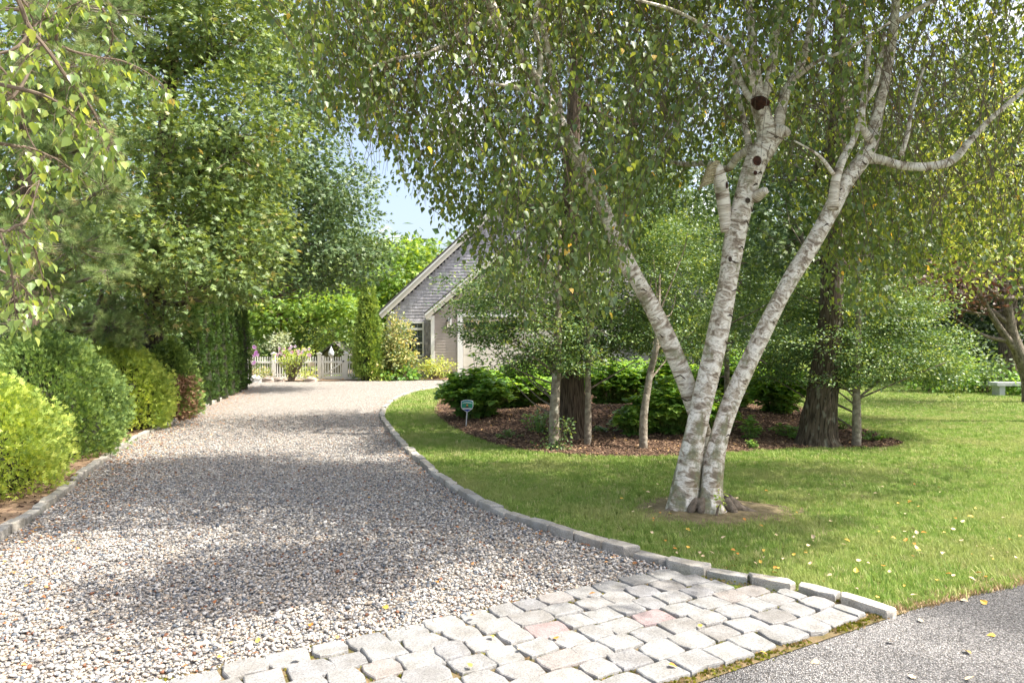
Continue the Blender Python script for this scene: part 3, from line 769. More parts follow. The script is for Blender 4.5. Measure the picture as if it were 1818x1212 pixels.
# ------------------------------------------------------------------ grass
def tuft(nm, mat, blades, rad, hgt, wid):
    V = []; F = []
    for k in range(blades):
        a = RNG.uniform(0, 6.28); r_ = rad * math.sqrt(RNG.uniform(0, 1)); x, y = r_ * math.cos(a), r_ * math.sin(a)
        h = hgt * RNG.uniform(.55, 1.1); la = RNG.uniform(0, 6.28); ln = h * RNG.uniform(.15, .75)
        dx, dy = math.cos(la), math.sin(la); wx, wy = -dy * wid / 2, dx * wid / 2; b = len(V)
        V += [(x - wx, y - wy, 0), (x + wx, y + wy, 0), (x + dx * ln * .4 - wx * .8, y + dy * ln * .4 - wy * .8, h * .6), (x + dx * ln * .4 + wx * .8, y + dy * ln * .4 + wy * .8, h * .6), (x + dx * ln, y + dy * ln, h)]
        F += [(b, b + 1, b + 3), (b, b + 3, b + 2), (b + 2, b + 3, b + 4)]
    return template(nm, V, np.array(F), mat)
M_grass = inst_mat('grass_blade', [(0, (0.19, 0.31, 0.055)), (0.5, (0.29, 0.41, 0.09)), (0.82, (0.39, 0.48, 0.13)), (1, (0.62, 0.56, 0.30))], 0.5, 0.3, trans=0.35,
                   big=[(0.9, 0.50, 0.72, (0.44, 0.46, 0.17)), (5.0, 0.58, 0.72, (0.40, 0.44, 0.15))])
tn = [tuft('grass_tuft', M_grass, 16, .03, .040, .0034) for _ in range(5)]
tm = [tuft('grass_tuft', M_grass, 18, .05, .046, .0060) for _ in range(4)]
tf_ = [tuft('grass_tuft', M_grass, 16, .10, .06, .013) for _ in range(4)]
LAWN = np.vstack([offset(CR, -0.12)[2:], [[12, 27.5]], [[30, 34]], [[34, 16]], [e2 + np.array([0.91, 0.414]) * 30], [e2], [AP0 + APU * 1.62 + APN * .03]])
TREE_BASE = np.array([1.93, 6.55])
def lawn_pts(box, fn, n):
    P = dens_points(LAWN, box, fn, n)
    P = P[~inside(BED, P)]
    d = np.linalg.norm((P - TREE_BASE) / [1.15, .8], axis=1)
    return P[(d > .45 + .45 * RNG.uniform(0, 1, len(P)) ** 2)]
def put_grass(name, P, tmp, s0, s1):
    n_ = len(P)
    hh = hmound(P[:, 0], P[:, 1])
    scatter(name, np.c_[P, hh], RNG.uniform(-1, 1, (n_, 3)) * [.12, .12, 3.14], RNG.uniform(s0, s1, n_), tmp)
put_grass('lawn_grass_near', lawn_pts((-2, 11, 3.8, 8.5), lambda P: 1250 + 0 * P[:, 1], 78000), tn, .75, 1.25)
put_grass('lawn_grass_middle', lawn_pts((-4, 20, 8.3, 16), lambda P: np.interp(P[:, 1], [8, 16], [520, 260]), 80000), tm, .75, 1.2)
put_grass('lawn_grass_far', lawn_pts((-4, 34, 15.5, 34), lambda P: np.interp(P[:, 1], [15, 34], [120, 50]), 90000), tf_, .7, 1.2)
P = lawn_pts((-2, 9, 3.9, 12), lambda P: 9 + 26 * np.exp(-np.abs((P - AP0) @ APN + .2) / .35), 3000)
n_ = len(P); scatter('lawn_weeds', np.c_[P, np.zeros(n_)], RNG.uniform(-1, 1, (n_, 3)) * [.2, .2, 3.14], RNG.uniform(1.3, 2.4, n_), tn)
# the lawn's own dry, worn edge along the road
P = []
for i in range(2600):
    t = RNG.uniform(0, 1)
    q = (AP0 + APU * 1.6) * (1 - t) + (e2 + np.array([0.91, 0.414]) * 3.2) * t if i % 2 else e2 + np.array([0.91, .414]) * RNG.uniform(-1, 6)
    P.append(q + APN * abs(RNG.normal(.02, .05)))
P = np.array(P); n_ = len(P)
M_straw = inst_mat('dry_thatch', [(0, (0.42, 0.30, 0.17)), (1, (0.62, 0.48, 0.30))], 0.9, 0.1)
ts = [tuft('thatch_tuft', M_straw, 9, .03, .022, .004) for _ in range(3)]
scatter('dry_thatch', np.c_[P, np.full(n_, .001)], RNG.uniform(-1, 1, (n_, 3)) * [.4, .4, 3.14], RNG.uniform(.7, 1.4, n_), ts)

# ------------------------------------------------------------------ the white birch
BY = 6.5
birch = empty('white_birch', (1.93, 6.55, 0))
tag(birch, 'large white birch with three leaning trunks standing on the lawn beside the cobbles', 'tree')
def stem(pts, name='trunk', parent=birch, mat=M_birch, n=16, wob=.05, k=5, wmul=1.0):
    P = [W(x, y, Y) for x, y, w, Y in pts]; R = [w / 2 / FPX * Y * wmul for x, y, w, Y in pts]
    P, R = smooth_path(P, R, k)
    mb = MB(); mb.tube(P, R, n, wob=wob)
    o = mb.build(name, mat, parent, smooth=True)
    return P, R
# rear left stem
S1, R1 = stem([(1252, 905, 44, 6.75), (1258, 850, 33, 6.75), (1253, 790, 31, 6.75), (1238, 740, 31, 6.7), (1218, 680, 31, 6.65), (1186, 603, 32, 6.6), (1155, 540, 29, 6.55), (1122, 480, 27, 6.5),
               (1088, 410, 24, 6.5), (1052, 320, 23, 6.5), (1012, 250, 21, 6.5), (967, 170, 19, 6.5), (925, 100, 18, 6.5), (885, 35, 16, 6.5), (850, -60, 14, 6.5), (800, -260, 10, 6.6)])
# centre stem
S2, R2 = stem([(1206, 926, 96, 6.4), (1212, 905, 60, 6.4), (1223, 830, 42, 6.4), (1234, 770, 38, 6.4), (1250, 700, 37, 6.45), (1273, 600, 37, 6.5), (1294, 490, 34, 6.5), (1307, 410, 36, 6.5),
               (1325, 340, 36, 6.5), (1343, 285, 40, 6.5), (1363, 250, 42, 6.5), (1357, 215, 30, 6.5), (1346, 180, 27, 6.5), (1342, 130, 17, 6.5), (1335, 60, 14, 6.5), (1322, -60, 12, 6.6), (1300, -300, 8, 6.7)])
# right stem
S3, R3 = stem([(1262, 934, 104, 6.3), (1262, 912, 66, 6.3), (1262, 890, 46, 6.32), (1264, 850, 38, 6.35), (1273, 790, 34, 6.4), (1301, 705, 31, 6.5), (1350, 600, 29, 6.5), (1394, 512, 28, 6.5), (1440, 437, 28, 6.5),
               (1475, 375, 28, 6.5), (1500, 325, 29, 6.5), (1530, 285, 28, 6.5), (1548, 250, 24, 6.5), (1560, 190, 19, 6.5), (1578, 110, 16, 6.5), (1590, 10, 14, 6.5), (1600, -150, 11, 6.6), (1620, -350, 7, 6.8)])
# limbs
limbs = [
    [(1365, 255, 34, 6.5), (1385, 235, 32, 6.45), (1402, 238, 10, 6.4)],
    [(1378, 240, 26, 6.5), (1385, 205, 22, 6.5), (1395, 165, 19, 6.5), (1415, 130, 17, 6.5), (1437, 60, 14, 6.5), (1450, -80, 10, 6.4)],
    [(1350, 182, 20, 6.5), (1364, 150, 17, 6.5), (1375, 90, 15, 6.5), (1380, 0, 13, 6.4), (1380, -150, 9, 6.3)],
    [(1343, 182, 16, 6.5), (1325, 165, 13, 6.5), (1305, 120, 11, 6.6), (1290, 60, 9, 6.6)],
    [(1346, 180, 16, 6.5), (1326, 120, 13, 6.4), (1312, 90, 10, 6.3)],
    [(1289, 412, 20, 6.5), (1286, 370, 26, 6.48), (1281, 330, 28, 6.45), (1274, 300, 24, 6.42), (1272, 290, 8, 6.42)],
    [(1338, 262, 18, 6.6), (1310, 278, 17, 6.75), (1290, 300, 15, 6.9), (1255, 290, 12, 7.1), (1215, 292, 10, 7.3), (1150, 280, 6, 7.5)],
    [(1330, 262, 14, 6.65), (1326, 240, 13, 6.7), (1318, 200, 10, 6.8), (1300, 130, 8, 6.9)],
    [(1535, 280, 26, 6.5), (1565, 284, 18, 6.48), (1600, 294, 17, 6.45), (1645, 296, 17, 6.4), (1690, 285, 17, 6.35), (1722, 250, 13, 6.3), (1760, 210, 10, 6.2), (1830, 150, 8, 6.0)],
    [(1478, 372, 22, 6.45), (1484, 320, 18, 6.4), (1498, 280, 15, 6.4), (1520, 235, 12, 6.4), (1535, 160, 10, 6.4), (1545, 60, 8, 6.3)],
    [(1545, 248, 18, 6.45), (1532, 225, 13, 6.4), (1534, 185, 11, 6.4), (1555, 150, 10, 6.3), (1570, 60, 8, 6.3)],
    [(1600, 275, 10, 6.4), (1612, 235, 9, 6.4), (1618, 200, 7, 6.4), (1640, 120, 5, 6.4)],
    [(1480, 310, 8, 6.35), (1462, 285, 7, 6.3), (1445, 270, 5, 6.25), (1410, 250, 3, 6.2)],
    [(1070, 372, 22, 6.5), (1030, 300, 20, 6.7), (1000, 230, 18, 6.8), (985, 150, 17, 6.8), (970, 80, 15, 6.8), (955, -20, 12, 6.8), (940, -200, 8, 6.8)],
    [(1005, 240, 14, 6.5), (975, 190, 12, 6.4), (945, 170, 10, 6.3), (915, 155, 8, 6.2), (870, 150, 5, 6.1)],
    [(955, 155, 12, 6.5), (960, 100, 11, 6.5), (950, 40, 10, 6.4), (965, -60, 8, 6.4)],
    [(880, 30, 14, 6.5), (820, 60, 10, 6.4), (760, 95, 8, 6.3), (700, 105, 6, 6.2), (640, 130, 4, 6.1)],
    [(905, 70, 12, 6.5), (840, 20, 10, 6.7), (760, -20, 8, 6.9), (680, -30, 6, 7.0)],
    [(1118, 482, 30, 6.5), (1106, 468, 20, 6.45), (1098, 440, 16, 6.4), (1082, 425, 8, 6.35)],
    [(1590, 40, 12, 6.5), (1660, 0, 9, 6.3), (1740, -30, 7, 6.0), (1830, -40, 5, 5.8)],
    [(1400, 150, 10, 6.5), (1450, 110, 8, 6.2), (1500, 90, 6, 5.9), (1580, 40, 5, 5.6)],
    [(1340, 120, 9, 6.5), (1270, 60, 8, 6.1), (1200, 20, 6, 5.7), (1130, 0, 5, 5.4)],
]
for L_ in limbs: stem(L_, 'limb', n=10, wob=.06, k=4, wmul=.88)
# spiral burl at the end of the cut stub, pruning scars, hollows and the root flare
mb = MB()
for k in range(9):
    a = k / 8
    c = np.array(W(1263 - 12 * a, 296 + 34 * a, 6.42)) + [0, -0.02 * (1 - a), 0]
    P, R = smooth_path([c + [.075, 0, .035], c + [.02, -.05, .03 - .02 * a], c + [-.04, -.055, -.015], c + [-.065, -.02, -.045]], [.007, .012, .012, .006], 4)
    mb.tube(P, R, 7, wob=.25)
M_burl = simple('burl_bark', (0.52, 0.45, 0.30), 0.8, 0.5, 26, 0.8, col2=(0.22, 0.18, 0.09), bscale=60)
mb.build('burl', M_burl, birch, smooth=True)
M_hollow = simple('dark_heartwood', (0.09, 0.032, 0.018), 0.9, 0.6, 30, 0.6, col2=(0.02, 0.01, 0.008))
M_scar = simple('bark_scar', (0.10, 0.07, 0.05), 0.9, 0.5, 60, 0.8, col2=(0.03, 0.022, 0.016))
def surf(px, py, Yc, S, R):
    """front of the stem that is seen at this pixel"""
    best = min(range(len(S)), key=lambda i: abs((606 - (S[i][2] - EYE) * FPX / S[i][1]) - py))
    r = R[best]; c = S[best]
    x = (px - 909) / FPX * c[1]; dx = min(abs(x - c[0]), r * .95)
    return np.array([x, c[1] - math.sqrt(r * r - dx * dx), EYE - (py - 606) / FPX * c[1]]), c, r
def knot(px, py, S, R, w, h, mat, rim=True):
    p_, c, r = surf(px, py, 6.5, S, R)
    N = 14; V = [tuple(p_ + [0, -.014, 0])]; F = []
    for k in range(N):
        a = 2 * math.pi * k / N
        V.append(tuple(p_ + [math.cos(a) * w * .8, -.008, math.sin(a) * h * .8]))
    for k in range(N): F.append((0, 1 + (k + 1) % N, 1 + k))
    mb = MB(); mb.add(V, F); mb.build('hollow', mat, birch)
    if rim:
        mb = MB(); ring = [p_ + [math.cos(2 * math.pi * k / N) * w, .004 + .01 * abs(math.cos(2 * math.pi * k / N)), math.sin(2 * math.pi * k / N) * h] for k in range(N + 1)]
        mb.tube(ring, [w * .26] * (N + 1), 6, caps=False, wob=.2)
        mb.build('knot_rim', M_birch, birch, smooth=True)
knot(1337, 291, S2, R2, .052, .058, M_hollow); knot(1334, 312, S2, R2, .024, .026, M_hollow); knot(1321, 360, S2, R2, .030, .034, M_scar)
knot(1286, 332, [W(1281, 330, 6.46)], [.075], .014, .045, M_hollow, False)
knot(1291, 462, S2, R2, .022, .032, M_scar)
mb = MB()
P, R = smooth_path([W(1346, 184, 6.45), W(1352, 180, 6.38), W(1366, 184, 6.34)], [.07, .05, .02], 4); mb.tube(P, R, 9, wob=.3)
mb.build('broken_stub', M_hollow, birch, smooth=True)
mb = MB()
P, R = smooth_path([W(1340, 352, 6.45), W(1352, 342, 6.35), W(1361, 338, 6.3)], [.05, .045, .03], 4); mb.tube(P, R, 9, wob=.3)
mb.build('broken_stub', M_birch, birch, smooth=True)
scars = [(1313, 440, S2, R2, 1), (1320, 395, S2, R2, 1), (1316, 468, S2, R2, -1), (1332, 376, S2, R2, -1), (1310, 500, S2, R2, 1), (1305, 515, S2, R2, 1), (1290, 610, S2, R2, -1), (1283, 668, S2, R2, 1), (1270, 712, S2, R2, -1),
         (1338, 330, S2, R2, 1), (1300, 468, S2, R2, -1), (1370, 250, S2, R2, -1), (1293, 560, S2, R2, 1), (1360, 300, S2, R2, -1), (1345, 310, S2, R2, 1),
         (1484, 340, S3, R3, -1), (1480, 352, S3, R3, 1), (1512, 318, S3, R3, 1), (1405, 508, S3, R3, 1), (1372, 575, S3, R3, -1), (1350, 640, S3, R3, 1), (1318, 700, S3, R3, -1), (1530, 295, S3, R3, -1), (1290, 770, S3, R3, 1), (1463, 400, S3, R3, 1),
         (1160, 560, S1, R1, 1), (1176, 600, S1, R1, -1), (1140, 515, S1, R1, 1), (1205, 665, S1, R1, 1), (1215, 710, S1, R1, -1)]
rr_ = random.Random(3)
for (x, y, S, R, s) in scars:
    w_ = rr_.uniform(6, 12); hgt = rr_.uniform(3, 8) * s
    pts = []
    for t in (-1, -.5, 0, .5, 1):
        q, c, r = surf(x + t * w_, y + abs(t) * hgt + t * 2, 6.5, S, R)
        pts.append(q + np.array([0, 0.004, 0]))
    P, R_ = smooth_path(pts, [.002, .006, .010, .006, .002], 3)
    mb = MB(); mb.tube(P, R_, 6, wob=.4); mb.build('bark_scar', M_scar, birch, smooth=True)
# roots
mb = MB()
for k in range(11):
    a = 2 * math.pi * k / 11 + rr_.uniform(-.2, .2); L_ = rr_.uniform(.25, .48)
    base = np.array([1.74 if math.cos(a) < 0 else 1.92, 6.38, 0])
    P, R = smooth_path([base + [math.cos(a) * .08, math.sin(a) * .1, .13], base + [math.cos(a) * .2, math.sin(a) * .17, .06], base + [math.cos(a) * L_ * .75, math.sin(a) * L_ * .6, .02], base + [math.cos(a) * L_, math.sin(a) * L_ * .8, -.02]], [.06, .042, .022, .01], 4)
    mb.tube(P, R, 7, wob=.3)
M_root = simple('root_bark', (0.26, 0.21, 0.16), 0.9, 0.5, 22, 0.9, col2=(0.09, 0.07, 0.05), bscale=70)
mb.build('root_flare', M_root, birch, smooth=True, kind='stuff')
# worn soil round the foot
V = [(1.9, 6.45, 0.05)]; F = []
for j, (rr0, zz0) in enumerate([(.28, .05), (.52, .03), (.82, -.006)]):
    for k in range(28):
        a = 2 * math.pi * k / 28; q = rr0 * (1 + .12 * math.sin(3 * a + j) + .06 * math.sin(7 * a)); V.append((1.87 + math.cos(a) * q * 1.15, 6.42 + math.sin(a) * q * .8, zz0))
for k in range(28):
    F.append((0, 1 + k, 1 + (k + 1) % 28))
    for j in range(2): a = 1 + j * 28 + k; b = 1 + j * 28 + (k + 1) % 28; F.append((a, a + 28, b + 28, b))
M_foot = simple('worn_soil', (0.24, 0.19, 0.11), 0.95, 0.5, 16, 0.9, col2=(0.11, 0.09, 0.04), bscale=60)
o = link('bare_soil', mesh_np('bare_soil', V, F, M_foot, smooth=True)); o['kind'] = 'structure'

# hanging strands ------------------------------------------------
prof_x = [520, 560, 600, 650, 690, 720, 760, 800, 850, 900, 960, 1010, 1060, 1100, 1150, 1200, 1270, 1300, 1350, 1400, 1440, 1480, 1540, 1600, 1660, 1720, 1770, 1818, 1950]
prof_y = [150, 225, 230, 235, 280, 340, 370, 410, 480, 570, 590, 620, 590, 520, 360, 310, 270, 215, 170, 200, 250, 300, 290, 250, 320, 330, 400, 480, 520]
prof_far = [150, 225, 230, 235, 280, 340, 380, 420, 500, 590, 610, 640, 600, 560, 430, 380, 330, 330, 330, 360, 430, 560, 570, 540, 520, 480, 520, 580, 600]
SHADE_CLUST = [(560 + 1860 * ((i * .618) % 1), 4.3 + 4.2 * ((i * .381 + .1 * (i % 3)) % 1)) for i in range(54)] + [(909 + (1.9 + .13 * i) / (3.75 + .08 * i) * 1212, 3.75 + .08 * i) for i in range(9)]  # unseen upper crown clumps, spread and bunched for the shade they cast
VIS = [((i * .618) % 1, (i * .414) % 1) for i in range(46)]
def strands(rng, n, pxr, Yr, prof, parent_pts, leafP, leafY, leafZ, leafS, ztop=8.5, twigs=None, top_only=False):
    for i in range(n):
        px = rng.uniform(*pxr); Y = rng.uniform(*Yr)
        if top_only:
            cc = SHADE_CLUST[rng.integers(len(SHADE_CLUST))]; px = cc[0] + rng.normal(0, 62); Y = cc[1] + rng.normal(0, .32)
        elif i % 10 < 7:
            cc = VIS[rng.integers(len(VIS))]; px = pxr[0] + (pxr[1] - pxr[0]) * cc[0] + rng.normal(0, 14); Y = Yr[0] + (Yr[1] - Yr[0]) * cc[1] + rng.normal(0, .08)
        X = (px - 909) / FPX * Y
        yb = np.interp(px, prof_x, prof) + rng.normal(0, 16)
        zb = EYE - (yb - 606) / FPX * Y
        L = rng.uniform(.35, 1.25)
        zmax = 3.5 + 3.5 * math.sqrt(max(0.05, 1 - ((X - 3.0) / 6.2) ** 2 - ((Y - 6.6) / 3.2) ** 2 * .5))
        z0 = zb + (rng.uniform(0, 1) ** 1.25) * max(0.1, zmax - zb - L)
        if top_only: z0 = rng.uniform(max(zb, 5.0), max(zmax, 5.5))
        z1 = z0 + L
        bx, by = rng.normal(0, .42, 2) * L
        P = [np.array([X + bx * (t ** 1.6), Y + by * (t ** 1.6), z0 + L * t]) for t in np.linspace(0, 1, 5)]
        if twigs is not None: twigs.tube(P, [.0013, .0018, .0022, .0028, .004], 3, caps=False)
        sp = 0.038
        m_ = int(L / sp)
        for k in range(m_):
            t = k / m_ + rng.uniform(0, .5) / m_
            c = np.array([X + bx * t ** 1.6, Y + by * t ** 1.6, z0 + L * t])
            a = rng.uniform(0, 6.28); d = np.array([math.cos(a), math.sin(a), 0])
            leafP.append(c + d * rng.uniform(.01, .085)); leafY.append(d * rng.uniform(.2, .9) + [0, 0, -1 + rng.normal(0, .25)])
            leafZ.append(d * 1.0 + rng.normal(0, .35, 3) + [0, 0, .55]); leafS.append(rng.uniform(.038, .076))
rb = np.random.default_rng(21)
lp, ly, lz, ls = [], [], [], []
tw = MB()
strands(rb, 740, (548, 1130), (5.2, 7.6), prof_y, None, lp, ly, lz, ls, twigs=tw)
strands(rb, 170, (1100, 1560), (5.4, 6.3), prof_y, None, lp, ly, lz, ls, twigs=tw)
strands(rb, 520, (1100, 1600), (6.8, 8.6), prof_far, None, lp, ly, lz, ls, twigs=tw)
strands(rb, 760, (1520, 1980), (6.5, 8.6), prof_far, None, lp, ly, lz, ls, twigs=tw)
strands(rb, 200, (560, 900), (6.2, 7.4), prof_y, None, lp, ly, lz, ls, twigs=tw)
up_, uy_, uz_, us_ = [], [], [], []
strands(rb, 4300, (560, 1950), (4.0, 8.6), prof_y, None, up_, uy_, uz_, us_, twigs=None, top_only=True)
leaf_cloud('upper_shade_foliage', LEAF, np.array(up_), np.array(uy_), np.array(uz_), np.array(us_) * 1.35, rb.beta(2.2, 2.2, len(up_)), M_lbirch, birch)  # out-of-frame birch crown, leaves enlarged and thickened to shade drive and lawn
# bare weeping twigs between the strands
for i in range(1500):
    px = rb.uniform(620, 1818); Y = rb.uniform(5.8, 8.4); X = (px - 909) / FPX * Y; z0 = EYE + (606 - rb.uniform(-40, 330 + (120 if px > 1500 else 0))) / FPX * Y; L = rb.uniform(.3, 1.1)
    bx = rb.normal(0, .35)
    tw.tube([np.array([X + bx * t ** 1.5, Y + rb.normal(0, .01), z0 + L * t]) for t in np.linspace(0, 1, 5)], [.0015, .002, .0028, .0035, .005], 3, caps=False)
tw.build('hanging_twigs', M_twig, birch, kind='stuff')
lp = np.array(lp); ly = np.array(ly); lz = np.array(lz); ls = np.array(ls)
lr = rb.beta(2.2, 2.2, len(lp)); lr[rb.uniform(0, 1, len(lp)) < .004] = 1.0
lpx = 909 + lp[:, 0] / lp[:, 1] * FPX; lpy = 606 - (lp[:, 2] - EYE) / lp[:, 1] * FPX
vis = (lpx > 20) & (lpx < 1800) & (lpy > 5) & (lpy < 1200)
score = np.where(vis, ls / lp[:, 1], 0)
# the 300 that show largest become leaves of their own
pick = np.argsort(-score)[:300]
mask = np.zeros(len(lp), bool); mask[pick] = True
leaf_cloud('foliage', BIRCH, lp[~mask], ly[~mask], lz[~mask], ls[~mask], lr[~mask], M_lbirch, birch)
def leaf_objects(parent, P, Y, Z, S, mat, rng, rvals=None):
    vs = []
    for k in range(10):
        vs.append(mesh_np('leaf', BIRCH[0], BIRCH[1], mat, np.full(len(BIRCH[0]), .15 + .075 * k)))
    Y = unit(Y); X = unit(np.cross(Y, Z)); Z = np.cross(X, Y)
    inv = Matrix.Translation(parent.location).inverted()
    for i in range(len(P)):
        o = bpy.data.objects.new('leaf', vs[rng.integers(10)]); COL.objects.link(o); o.parent = parent; o.matrix_parent_inverse = inv
        M = Matrix(((X[i][0], Y[i][0], Z[i][0]), (X[i][1], Y[i][1], Z[i][1]), (X[i][2], Y[i][2], Z[i][2])))
        o.location = tuple(P[i]); o.rotation_euler = M.to_euler(); o.scale = (S[i],) * 3
leaf_objects(birch, lp[mask], ly[mask], lz[mask], ls[mask], M_lbirch, rb)

# ------------------------------------------------------------------ birch reaching in from the left
lb = empty('leaning_birch', (-4.6, 2.6, 0)); tag(lb, 'pale leaved birch whose drooping branches reach in at the upper left', 'tree')
o_ = MB(); P, R = smooth_path([(-4.6, 2.6, -.1), (-4.5, 2.7, 1.5), (-4.2, 2.8, 3.2), (-3.8, 2.9, 5.0), (-3.6, 3.0, 6.5)], [.16, .12, .10, .07, .03], 5); o_.tube(P, R, 12, wob=.05); o_.build('trunk', M_birch, lb, smooth=True)
lp, ly, lz, ls = [], [], [], []; tw = MB()
br = [[(-200, 60), (0, 95), (70, 40), (150, 0)], [(-300, 150), (-20, 190), (60, 110), (76, 30), (120, -60)], [(-300, 0), (60, 20), (105, 80), (165, 100), (215, 108), (262, 130), (300, 160)],
      [(-300, 200), (0, 255), (50, 262), (95, 280), (125, 300)], [(-300, 260), (-30, 400), (30, 400), (50, 385), (70, 320)], [(-300, 300), (0, 408), (40, 410), (65, 450), (75, 490), (100, 540)], [(-300, 340), (0, 480), (30, 500), (52, 520)],
      [(-200, -200), (100, -60), (170, 0), (200, 60), (185, 110)], [(-100, -100), (60, 60), (120, 140), (160, 190), (185, 240), (195, 260)], [(-300, 60), (-40, 140), (30, 180), (50, 240), (90, 310)], [(-200, -150), (20, -20), (60, 60), (40, 120)], [(-250, 40), (-60, 90), (10, 130), (30, 200)],
      [(-250, 100), (0, 150), (90, 175), (140, 215), (175, 230)], [(-260, 300), (-60, 340), (10, 440), (28, 560)]]
for bi, b_ in enumerate(br):
    Yd = rb.uniform(2.6, 3.4)
    pts = [W(x, y, Yd + .1 * j) for j, (x, y) in enumerate(b_)]
    pts = [np.array([-4.1, 2.9, pts[0][2] + .5])] + pts
    P, R = smooth_path(pts, [.022] + list(np.linspace(.010, .0022, len(b_))), 6); tw.tube(P, R, 6, caps=False)
    P = np.array(P)
    for k in range(8, len(P)):
        for s in range(int(rb.integers(1, 3)) if k < len(P) - 3 else 4):
            c = P[k]; a = rb.uniform(0, 6.28); L = rb.uniform(.06, .24); e = c + np.array([math.cos(a) * L * .6, math.sin(a) * L * .6, -L * rb.uniform(.2, 1)])
            tw.tube([c, (c + e) / 2 + [0, 0, .02], e], [.0016, .0013, .001], 3, caps=False)
            for t in (rb.uniform(.4, .8), 1.0):
                q = c * (1 - t) + e * t; a = rb.uniform(0, 6.28); d = np.array([math.cos(a), math.sin(a), 0])
                lp.append(q + d * .012); ly.append(d * rb.uniform(.3, .9) + [0, 0, -1]); lz.append(d + rb.normal(0, .5, 3) + [0, 0, .5]); ls.append(rb.uniform(.032, .058))
tw.build('twigs', M_twig, lb, kind='stuff')
lp = np.array(lp); ly = np.array(ly); lz = np.array(lz); ls = np.array(ls)
lpx = 909 + lp[:, 0] / lp[:, 1] * FPX; lpy = 606 - (lp[:, 2] - EYE) / lp[:, 1] * FPX
score = np.where((lpx > 2) & (lpy > 2), ls / lp[:, 1], 0); pick = np.argsort(-score)[:300]
mask = np.zeros(len(lp), bool); mask[pick] = True
leaf_objects(lb, lp[mask], ly[mask], lz[mask], ls[mask], M_lbirch2, rb)
leaf_cloud('foliage', BIRCH, lp[~mask], ly[~mask], lz[~mask], ls[~mask], rb.beta(2, 2, (~mask).sum()), M_lbirch2, lb)

# ------------------------------------------------------------------ generic trees
def PB_(px, py, Y, wpx, hpx, dep):
    c = W(px, py, Y); return (c[0], c[1], c[2], wpx / 2 / FPX * Y, dep, hpx / 2 / FPX * Y)
def tree(name, label, base, trunk, blobs, mat, bark, leaf=(LEAF, .1), per=26, cr=.35, dens=14, rng=None, group=None, flat=.5, up=.7, twig=True, limb_r=.05, inner=.3, trunks=None, cat='tree', z_att=.55, limb=True):
    """trunk: [(x,y,z,r)...] world. blobs: (cx,cy,cz,rx,ry,rz)"""
    root = empty(name, base); tag(root, label, cat, group)
    for tk in (trunks or [trunk]):
        if tk is None: continue
        P, R = smooth_path([t[:3] for t in tk], [t[3] for t in tk], 5)
        mb = MB(); mb.tube(P, R, 14, wob=.08); mb.build('trunk', bark, root, smooth=True)
    P = np.array(P)
    allp = [[], [], [], [], []]; tw = MB()
    for b in blobs:
        area = (b[3] * b[4] + b[3] * b[5] + b[4] * b[5])
        n = max(6, int(area * dens))
        C, D = blob_points(b, n, rng, inner=inner)
        C = C[C[:, 2] > .15] if True else C; D = D[:len(C)]
        for q, a in zip(allp, clump_leaves(C, D, per, cr, leaf[1], rng, flat, up)): q.append(a)
        if limb:
            bc_ = np.array(b[:3]); zt = bc_[2] - b[5] * .6
            i = int(np.argmin(np.abs(P[:, 2] - min(max(zt, base[2] + .5), P[-1, 2])))); s = P[i]
            mid = s * .45 + bc_ * .55 + [0, 0, -.12 * np.linalg.norm(bc_ - s)]
            Q, R = smooth_path([s, mid, bc_], [limb_r, limb_r * .7, limb_r * .35], 5)
            if np.linalg.norm(bc_ - s) > .3:
                mb = MB(); mb.tube(Q, R, 8, wob=.1); mb.build('limb', bark, root, smooth=True)
            if twig:
                for c in C[::4]:
                    tt = rng.uniform(.35, 1); s2 = np.array(Q[int(tt * (len(Q) - 1))])
                    m2 = (s2 + c) / 2 + rng.normal(0, .08 * np.linalg.norm(c - s2), 3)
                    tw.tube([s2, m2, c], [limb_r * .3, limb_r * .18, limb_r * .06], 4, caps=False)
    if tw.V: tw.build('twigs', M_limb, root, smooth=True, kind='stuff')
    A = [np.concatenate(q) for q in allp]
    leaf_cloud('crown', leaf[0], A[0], A[1], A[2], A[3], A[4], mat, root)
    return root

rt = np.random.default_rng(33)
# oak behind the hedge
tree('oak_tree', 'tall oak with a grey trunk behind the golden and brown parts of the hedge', (-7.5, 14.2, 0),
     [(-7.5, 14.2, -.1, .24), (-7.45, 14.2, 2, .19), (-7.3, 14.1, 4.5, .17), (-7.0, 14, 7, .13), (-6.8, 14, 9.5, .06)],
     [PB_(250, 60, 13.5, 240, 220, 1.6), PB_(400, 60, 13.5, 250, 230, 1.6), PB_(300, 250, 13, 230, 210, 1.4), PB_(440, 240, 13, 200, 220, 1.4), PB_(300, 400, 12.6, 230, 190, 1.4), PB_(430, 420, 13, 170, 170, 1.3),
      PB_(370, 490, 12.4, 220, 95, 1.2), PB_(240, 480, 13.2, 150, 120, 1.2), PB_(290, 560, 13, 130, 60, .6), PB_(330, -130, 14, 420, 300, 2.6), PB_(400, 330, 14.6, 160, 220, 1)],
     M_loak, M_oakbark2, (OAKL, .115), per=40, cr=.22, dens=18, rng=rt, limb_r=.07, flat=.45, inner=.4)
